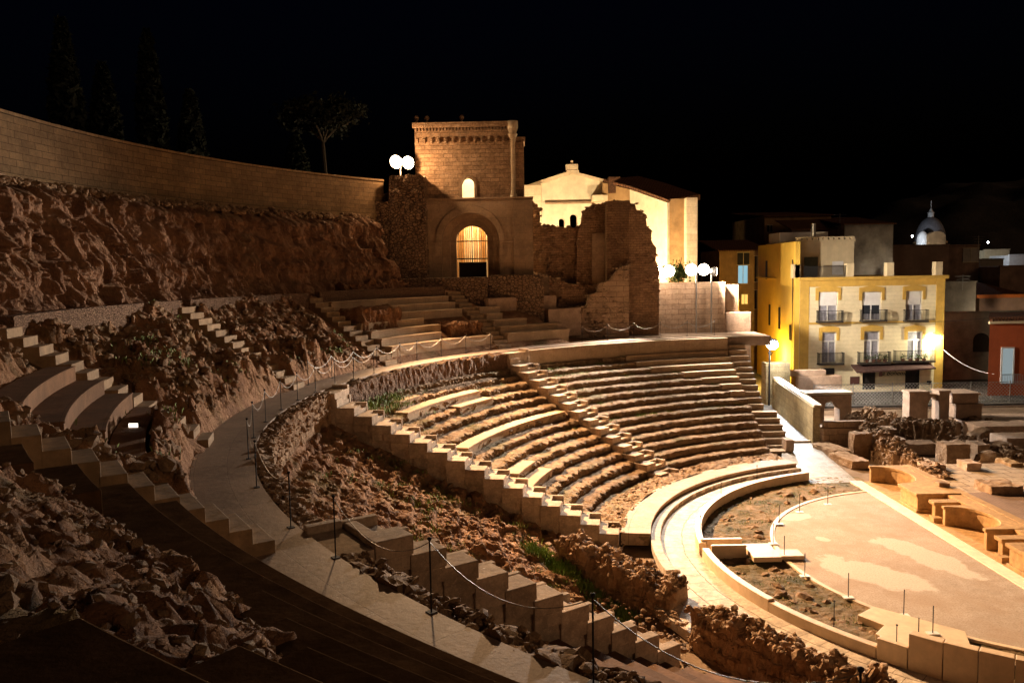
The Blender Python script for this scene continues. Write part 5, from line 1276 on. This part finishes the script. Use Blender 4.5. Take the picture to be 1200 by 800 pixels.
for i in range(14): u = p.x-.2+i*.13; rm.box(u, u+.02, OY-.5, OY-.48, at(1180, 450, OY).z, z_)
rm.box(p.x-.25, q.x+.4, OY-.52, OY-.47, z_, z_+.05); build('railing', rm, M['steel'], h)
# church dome far right
DY = 132.0; q = at(1090, 283, DY); c = (q.x, DY)
dm = thing('domed_church', Vector((q.x, DY, 0)), 'distant dark church dome with lantern and small turret', 'church')
rd = (at(1106, 283, DY).x-at(1073, 283, DY).x)/2; hh = at(1090, 254, DY).z-q.z
build('drum', MB().lathe(c, [(rd, 0), (rd, q.z-.3), (rd+.25, q.z-.3), (rd+.25, q.z)], 24), M['plasterdark'], dm, smooth=False)
build('dome', MB().lathe(c, [(rd*math.cos(R(a)), q.z+hh*math.sin(R(a))) for a in range(0, 86, 6)], 24), M['dome'], dm, smooth=True)
zt_ = q.z+hh; build('lantern', MB().lathe(c, [(.45, zt_-.2), (.45, zt_+.6), (.6, zt_+.62), (.3, zt_+.9), (.05, zt_+1.4), (.05, zt_+2.6)], 12), M['white'], dm)
q2 = at(1074, 275, DY-2); build('turret', MB().lathe((q2.x, DY-4), [(.9, 0), (.9, q2.z-.8), (.75, q2.z-.2), (.4, q2.z+.3), (0, q2.z+.5)], 14), M['white'], dm, smooth=True)
ra = archpts(1088, 1108, 290, 278, 271, 10, DY-5.5); build('gable', MB().extrude(ra, [], Vector((0, DY-5.5, 0)), X_, T_, 0, 1.0), M['plasterdark'], dm)
# overhead cable, antennas
p, q = at(1106, 410, 65.6), at(1165, 438, 62.9); mb = MB(); pts = []
for i in range(15):
    u = i/14; v = p.lerp(q, u); v.z -= .9*4*u*(1-u)*.45; pts.append(v)
mb.tube(pts, .03, 5); tag(build('cable', mb, M['white']), 'white cable sagging from the yellow house corner to the orange house', 'cable')
p, q = at(1000, 378, 65.8), at(1215, 366, 62.5); tag(build('cable', MB().tube([p.lerp(q, i/10)-Vector((0, 0, .3*4*(i/10)*(1-i/10))) for i in range(11)], .02, 5), M['iron']), 'thin dark cable crossing in front of the yellow house', 'cable')
def antenna(x, yb, yt, Y, lab):
    a, b = at(x, yb, Y), at(x, yt, Y); an = thing('antenna', a, lab, 'antenna', 'roof antennas')
    build('mast', MB().tube([(a.x, Y, a.z), (a.x, Y, b.z)], .035, 6), M['steel'], an); mb = MB()
    for k, w_ in enumerate((.8, .65, .5)): mb.tube([(a.x-w_, Y, b.z-.15-.3*k), (a.x+w_, Y, b.z-.15-.3*k)], .02, 5)
    build('crossbars', mb, M['steel'], an)
antenna(984, 268, 250, 89, 'roof antenna above the tile roofed attic'); antenna(1128, 340, 322, 83, 'roof antenna on the low grey house'); antenna(1146, 300, 276, 100, 'roof antenna right of the distant dome')

# ------------------------------------------------------------------ ground, street, far hill
o = build('ground', MB().box(-900, 900, -900, 1500, -1.2, -.30), M['ground']); tag(o, kind='structure')
o = build('stage_ground', MB().box(16.7, 46, 14, 58.5, -.5, -.12), M['ground']); tag(o, kind='structure', label='bare reddish ground of the excavated stage area')
o = build('street', MB().box(20.3, 60, 59.3, 110, -.5, .02), plain('street paving', (.12, .11, .10), .8, 0, .2, 2, .3)); tag(o, kind='structure')
nx, ny = 90, 30
xs, ys = np.meshgrid(np.linspace(40, 420, nx), np.linspace(250, 420, ny), indexing='ij')
hz = 52*np.exp(-((xs-250)/120)**2)*sstep(ys, 250, 400)+5*fbm(np.stack([xs*.03, ys*.03, xs*0], -1), 5)*sstep(ys, 255, 330)
o = build('far_hill', (np.stack([xs, ys, hz-2], -1).reshape(-1, 3), grid_faces(nx, ny)), M['hill'], smooth=True); tag(o, kind='structure')

# ------------------------------------------------------------------ trees above the perimeter wall
def leafcloud(pts, size, seed):
    rg = np.random.default_rng(seed); n = len(pts); d = rg.normal(size=(n, 3)); d /= np.linalg.norm(d, axis=1)[:, None]
    e = np.cross(d, rg.normal(size=(n, 3))); e /= np.linalg.norm(e, axis=1)[:, None]; s = size*(.6+.8*rg.random((n, 1)))
    v = np.stack([pts-d*s, pts+e*s*.5, pts+d*s, pts-e*s*.5], 1).reshape(-1, 3); return v, np.arange(4*n).reshape(n, 4)
def cypress(x, y, zb, h, rad, lab, seed):
    t = thing('cypress_tree', (x, y, zb), lab, 'tree', 'cypress trees above the perimeter wall'); rg = np.random.default_rng(seed)
    build('trunk', MB().tube([(x, y, zb-.3), (x, y, zb+h*.5), (x, y, zb+h*.9)], [.22, .14, .04], 7), M['bark'], t)
    n = 2600; u = rg.random(n)**.8; prof = rad*np.sin(np.pi*np.clip(u*.92+.06, 0, 1))**.6*(1-.55*u); a = rg.random(n)*6.283; rr = prof*(.45+.6*rg.random(n)**.5)
    v, f = leafcloud(np.stack([x+rr*np.cos(a), y+rr*np.sin(a), zb+.5+u*(h-.5)], -1), .28, seed); build('crown', (v, f), M['leafdark'], t)
for i, (px_, h, lab) in enumerate([(30, 11, 'tall dark cypress farthest left above the wall'), (85, 9, 'dark cypress second from the left above the wall'), (150, 12, 'tallest dark cypress above the middle of the wall'), (205, 8.5, 'shorter dark cypress left of the pine'), (345, 5.5, 'small dark cypress just left of the pine')]):
    p = at(px_, 160, 44+i*3); cypress(p.x-2, p.y+8, 15.6, h, 1.3, lab, i+3)
p = at(380, 203, 60); t = thing('pine_tree', (p.x, p.y, 15.6), 'umbrella pine with pale trunk behind the perimeter wall', 'tree')
zt_ = at(380, 160, 60).z
build('trunk', MB().tube([(p.x, p.y, 15.3), (p.x+.1, p.y, 17), (p.x-.05, p.y, zt_)], [.26, .2, .13], 8), M['bark'], t)
mb = MB()
for k in range(7):
    a = k*.9; mb.tube([(p.x, p.y, zt_-.4), (p.x+1.0*math.cos(a), p.y+1.0*math.sin(a), zt_+.6), (p.x+2.4*math.cos(a), p.y+2.4*math.sin(a), zt_+1.2)], [.1, .07, .03], 6)
build('limbs', mb, M['bark'], t)
rg = np.random.default_rng(5); cs = np.stack([p.x+rg.normal(0, 1.5, 26), p.y+rg.normal(0, 1.5, 26), zt_+1.3+rg.normal(0, .45, 26)], -1)
pts = (cs[rg.integers(0, 26, 4200)]+rg.normal(0, .42, (4200, 3))*np.array([1, 1, .6])); v, f = leafcloud(pts, .2, 6); build('crown', (v, f), M['leafdark'], t)
# shrub behind the lamps
q = at(795, 312, 61); rg = np.random.default_rng(8); pts = np.array([q.x, 61, q.z])+rg.normal(0, .42, (700, 3))*np.array([.9, .6, .8])-np.array([0, 0, .5])
sh.location = (q.x, 61, 9.2); v, f = leafcloud(pts, .12, 9); build('leaves', (v, f), M['leaf'], sh)
build('stem', MB().tube([(q.x, 61, 9.0), (q.x+.1, 61, q.z), (q.x+.25, 61, q.z+.7)], [.06, .04, .02], 6), M['bark'], sh)

# ------------------------------------------------------------------ grass in the cracks
def grass():
    rg = np.random.default_rng(21); V = []
    def tuft(x, y, z, n, h, sp):
        a = rg.random(n)*6.283; px_ = x+rg.normal(0, sp, n); py_ = y+rg.normal(0, sp, n); hh = h*(.5+rg.random(n)); ln = .5*hh
        for i in range(n):
            c, s = math.cos(a[i]), math.sin(a[i]); w_ = .012
            V.append(((px_[i]-s*w_, py_[i]+c*w_, z-.03), (px_[i]+s*w_, py_[i]-c*w_, z-.03), (px_[i]+c*ln[i]*.5, py_[i]+s*ln[i]*.5, z+hh[i]*.8), (px_[i]+c*ln[i], py_[i]+s*ln[i], z+hh[i])))
    for _ in range(420):
        k = int(rg.integers(0, 9)); a = rg.choice([rg.uniform(103, 133), rg.uniform(138, 168), rg.uniform(118, 133)]); r = rrow(k)+rg.uniform(.25, .75)
        if k in right_bench and a < right_bench[k]: continue
        if pnoise(np.array([[a*.25, k*.8, 3.3]]))[0] < .02: continue
        p = P(r, a); tuft(p.x, p.y, zrow(k)-.02, 9, .11, .12)
    for _ in range(420):                                  # the green strip along the ruined rubble wall
        u = rg.random(); p = Vector((1.2, 27.6, 0)).lerp(Vector((4.4, 24.4, 0)), u); x = p.x+rg.normal(0, .28)-.55; y = p.y+rg.normal(0, .25)-.55
        tuft(x, y, ground_z(x, y), 12, .16, .12)
    for _ in range(700):                                  # tufts on the rocky slope
        a = rg.uniform(174, 211); r = rg.uniform(15, 25); p = P(r, a)
        if pnoise(np.array([[a*.16, r*.5, 21.3]]))[0] < .22: continue
        tuft(p.x, p.y, ground_z(p.x, p.y), 8, .10, .12)
    for _ in range(900):
        a = rg.uniform(155, 211); r = rg.uniform(27.8, 32); p = P(r, a)
        if pnoise(np.array([[a*.2, r*.6, 41.3]]))[0] < .2 or 190 < a < 196 or 169 < a < 172.5: continue
        tuft(p.x, p.y, ground_z(p.x, p.y), 8, .13, .14)
    for _ in range(300):
        a = rg.uniform(110, 220); r = rg.uniform(8.9, 11.1)
        if pnoise(np.array([[a*.2, r*.8, 8.3]]))[0] < .05: continue
        p = P(r, a); tuft(p.x, p.y, .04, 7, .05, .14)
    for x, y in ((692, 470), (700, 472), (487, 432), (620, 470)): pass
    for _ in range(90):
        a = rg.uniform(158, 170); r = rg.uniform(24.3, 25.3); p = P(r, a); tuft(p.x, p.y, zlow(r)-.05, 9, .16, .12)
    for _ in range(60):
        a = rg.uniform(195, 201); r = rg.uniform(33, 33.4); p = P(r, a)
    v = np.array(V).reshape(-1, 3); o = build('grass', (v, np.arange(len(v)).reshape(-1, 4)), M['grass']); tag(o, 'sparse green grass growing between worn tiers and rubble', 'grass', kind='stuff')
grass()

# ------------------------------------------------------------------ lamps
def lamp(name, loc, power, col, rad=.25, aim=None, size=100, blend=.9):
    d = bpy.data.lights.new(name, 'SPOT' if aim is not None else 'POINT'); d.energy = power; d.color = col; d.shadow_soft_size = rad
    o = bpy.data.objects.new(name, d); COL.objects.link(o); o.location = loc
    if aim is not None:
        d.spot_size = R(size); d.spot_blend = blend
        o.rotation_euler = (Vector(aim)-Vector(loc)).to_track_quat('-Z', 'Y').to_euler()
    return o
WARM = (1.0, .60, .30); GOLD = (1.0, .72, .44)
FL = (1.0, .86, .73)
def floodlight(p, aim, mastfoot, label, n=1, w=.55, power=10000, col=WARM, size=110, blend=.9, spill=300, aims=None, pw=None):
    p = Vector(p); d = (Vector(aim)-p); d.z = 0; d.normalize(); t_ = Vector((-d.y, d.x, 0))
    f = thing('floodlight', (p.x, p.y, mastfoot), label, 'floodlight', 'lit floodlights')
    m0 = p-d*.38
    build('mast', MB().tube([(m0.x, m0.y, mastfoot-.3), (m0.x, m0.y, p.z+.1)], .06, 8), M['steel'], f)
    for i in range(n):
        c = p+t_*((i-(n-1)/2)*(w*1.14))
        hd = build('lamp_head', MB().tube([c-d*.5, c-d*.42, c-d*.2, c-d*.1], [w*.2, w*.36, w*.55, w*.56], 20), M['steel'], f)
        build('lens', MB().tube([c-d*.099, c-d*.07, c-d*.05], [w*.5, w*.49, w*.36], 20), M['lens_warm'], hd)
        lc = c+d*.05
        l_ = lamp('floodlight_beam', lc, (pw[i] if pw else power/n), col, .14, (aims[i] if aims else aim), size, blend); l_.parent = f; l_.location = lc-f.location
    l_ = lamp('floodlight_spill', p+d*.5, spill, col, .14); l_.parent = f; l_.location = p+d*.5-f.location
    return f
pA = at(472, 190, 53.0)
floodlight(pA, (12, 26, 1), t2-.5, 'brilliant floodlight on the rubble bastion beside the tower', 2, .78, 190000, size=67, blend=1, spill=800)
pB = at(770, 318, 57.0); floodlight(pB, (14, 26, 0), 5.8, 'left brilliant floodlight cluster over the low ashlar wall', 3, .8, 62000, FL, size=84, blend=1, spill=700, aims=[(15, 24, 0), (12, 26, 0), (-12, 30, 7)], pw=[21000, 25000, 64000])
pC = at(818, 316, 57.2); floodlight(pC, (16, 25, 0), 5.8, 'middle brilliant floodlight cluster over the low ashlar wall', 2, .8, 32000, FL, size=84, blend=1, spill=180)
pD = at(840, 318, 57.3); floodlight(pD, (33, 58, 3), 5.8, 'small right floodlight at the end of the low ashlar wall', 1, .6, 16000, FL, size=120, spill=120)
# white street lamp
pS = at(905, 403, 59.6)
s = thing('street_lamp', (pS.x, 60.2, 0), 'brilliant white street lamp above the stone pier', 'street lamp')
build('pole', MB().tube([(pS.x, 60.2, -.2), (pS.x, 60.2, pS.z+.3)], .06, 8), M['iron'], s)
build('arm', MB().tube([(pS.x, 60.2, pS.z+.3), (pS.x, 59.7, pS.z+.42)], .04, 6), M['iron'], s)
build('lamp_head', MB().lathe((pS.x, 59.6), [(.0, pS.z+.42), (.3, pS.z+.36), (.34, pS.z+.26), (.30, pS.z+.24)], 16), M['iron'], s)
build('globe', MB().lathe((pS.x, 59.6), [(0, pS.z-.42), (.22, pS.z-.36), (.4, pS.z-.16), (.42, pS.z+.02), (.3, pS.z+.24)], 16), M['lens_white'], s, smooth=True)
lc = Vector((pS.x, 59.0, pS.z-.1))
l_ = lamp('street_lamp_beam', lc, 10000, (.92, .95, 1.0), .14, (18, 40, 0), 125, .8); l_.parent = s; l_.location = lc-s.location
l_ = lamp('street_lamp_glow', lc, 450, (.92, .95, 1.0), .14); l_.parent = s; l_.location = lc-s.location
# wall lantern on the yellow house
pL = at(1098, 396, HY-.55)
s = thing('wall_lantern', (pL.x, HY, pL.z), 'bright wall lantern at the right corner of the yellow house', 'lantern')
build('bracket', MB().box(pL.x-.04, pL.x+.04, HY-.6, HY, pL.z+.3, pL.z+.36), M['iron'], s); build('lamp_glass', MB().box(pL.x-.35, pL.x+.35, HY-.62, HY-.42, pL.z-.02, pL.z+.16), emit('lit lantern glass', (1, .95, .72), 30), s)
l_ = lamp('wall_lantern_glow', (0, 0, 0), 620, (1, .92, .66), .1); l_.parent = s; l_.location = Vector((pL.x, HY-.7, pL.z-.15))-s.location
# sodium lamp in the alley beside the yellow house
s = thing('alley_lamp', (22.2, 69, .02), 'amber alley lamp on a post beside the yellow side wall', 'street lamp')
build('pole', MB().tube([(22.2, 69, 0), (22.2, 69, 2.9)], .05, 8), M['iron'], s); build('lamp_head', MB().lathe((22.2, 69), [(0, 3.2), (.2, 3.1), (.14, 2.9)], 12), M['iron'], s)
l_ = lamp('alley_lamp_glow', (0, 0, 0), 4200, (1, .62, .12), .12); l_.parent = s; l_.location = (0, -.0, 2.72)
# church floodlights, hidden by the ruined wall
for i, (x, y, pw_, ax, ay) in enumerate([(2.5, 64.5, 6200, 4, 74), (9.5, 62.5, 4400, 11, 70)]):
    f = thing('floodlight', (x, y, 9.2), ['church floodlight on the ground behind the ruined wall', 'church floodlight on the ground behind the buttress'][i], 'floodlight', 'church floodlights')
    build('lamp_head', MB().box(x-.25, x+.25, y-.3, y-.1, 9.25, 9.65), M['steel'], f); build('lens', MB().box(x-.2, x+.2, y-.099, y-.07, 9.3, 9.6), M['lens_warm'], f)
    l_ = lamp('church_flood_glow', (0, 0, 0), pw_, (1, .76, .44), .15); l_.parent = f; l_.location = (0, .1, .4)
# small lamps of the far town
for x, y, Y, pw_, col, lab in ((1187, 371, 82, 420, (1, .8, .55), 'tiny lit lamp among the low houses at the far right'), (1158, 284, 118, 500, (.8, .88, 1), 'tiny whitish lamp on the far right skyline'), (1069, 277, 124, 900, (.8, .88, 1), 'cool white lamp beside the distant dome'), (1040, 330, 86, 160, (1, .8, .55), 'dim lamp behind the roof terrace of the yellow house')):
    q = at(x, y, Y); f = thing('wall_lamp', q, lab, 'lamp', 'small lamps of the far town')
    build('bracket', MB().box(q.x-.04, q.x+.04, Y, Y+.5, q.z+.16, q.z+.22), M['iron'], f); build('bulb', MB().lathe((q.x, Y), [(0, q.z-.12), (.11, q.z-.04), (.1, q.z+.1), (0, q.z+.14)], 12), M['lens_white'], f, smooth=True)
    l_ = lamp('wall_lamp_glow', (0, 0, 0), pw_, col, .1); l_.parent = f; l_.location = (0, -.35, -.1)
# lit room behind the gate and the tower window
s = thing('ceiling_lamp', (-2.6, TY+2.6, zl-.9), 'lamp hanging in the room behind the arched gate', 'lamp'); build('shade', MB().lathe((-2.6, TY+2.6), [(.05, zl-.6), (.25, zl-.85), (.22, zl-.85)], 12), M['iron'], s)
l_ = lamp('room_glow', (0, 0, 0), 700, (1, .72, .36), .1); l_.parent = s; l_.location = (0, 0, -.15)
s = thing('ceiling_lamp', (-2.6, TY+3.2, zl+3.4), 'lamp inside the upper room of the tower', 'lamp'); build('shade', MB().lathe((-2.6, TY+3.2), [(.05, zl+3.75), (.25, zl+3.5), (.22, zl+3.5)], 12), M['iron'], s)
l_ = lamp('upper_room_glow', (0, 0, 0), 800, (1, .8, .5), .1); l_.parent = s; l_.location = (0, 0, 0)
# tiny step marker light
q = P(28.0, 207.0, zup(1.0)-.05); q = az(157, 507, 6.95)
s = thing('marker_light', q, 'tiny square white marker light on the lowest large bench', 'light')
build('housing', MB().box(q.x-.12, q.x+.12, q.y+.0, q.y+.06, q.z-.05, q.z+.24), M['iron'], s); build('lens', MB().box(q.x-.10, q.x+.10, q.y-.02, q.y-.002, q.z+.01, q.z+.22), M['marker'], s)

# ------------------------------------------------------------------ night sky
w = bpy.data.worlds.new('World'); scene.world = w; w.use_nodes = True; nt = w.node_tree
sky = nt.nodes.new('ShaderNodeTexSky'); sky.sky_type = 'NISHITA'; sky.sun_disc = False; sky.sun_elevation = R(-3); sky.sun_rotation = R(200)
tint = mix(nt, 1.0, sky.outputs[0], (.22, .42, 1.3), 'MULTIPLY'); nt.links.new(tint, nt.nodes['Background'].inputs[0]); nt.nodes['Background'].inputs[1].default_value = .018
# one dim warm low fill, added to lift the left slopes, no visible source
sd = bpy.data.lights.new('warm_fill', 'SUN'); sd.energy = .235; sd.angle = R(25); sd.color = (1, .60, .33); so = bpy.data.objects.new('warm_fill', sd); COL.objects.link(so); so.rotation_euler = Vector((-.80, .50, -.33)).to_track_quat('-Z', 'Y').to_euler()

# ------------------------------------------------------------------ camera
cd = bpy.data.cameras.new('camera'); cam = bpy.data.objects.new('camera', cd); COL.objects.link(cam)
cd.sensor_width = 36; cd.lens = 36*FOC/1200; cd.clip_start = .1; cd.clip_end = 5000
from mathutils import Matrix
fwd = Vector((0, math.cos(PITCH), -math.sin(PITCH))); right = Vector((1, 0, 0)); up = right.cross(fwd)
# roll so that the horizon climbs to the right
rr_ = right*math.cos(ROLL)-up*math.sin(ROLL)*1.0; 
x_ax = right*math.cos(ROLL)+up*(-math.sin(ROLL)); y_ax = up*math.cos(ROLL)+right*math.sin(ROLL); z_ax = -fwd
cam.matrix_world = Matrix(((x_ax.x, y_ax.x, z_ax.x, 0), (x_ax.y, y_ax.y, z_ax.y, 0), (x_ax.z, y_ax.z, z_ax.z, CAMZ), (0, 0, 0, 1)))
scene.camera = cam
scene.view_settings.view_transform = 'Standard'; scene.view_settings.look = 'None'; scene.view_settings.gamma = 1; scene.view_settings.use_curve_mapping = False
scene.view_settings.exposure = .35
scene.render.engine = 'CYCLES'; scene.cycles.use_denoising = True; scene.cycles.max_bounces = 5; scene.cycles.diffuse_bounces = 3; scene.cycles.glossy_bounces = 2
scene.cycles.sample_clamp_indirect = 6
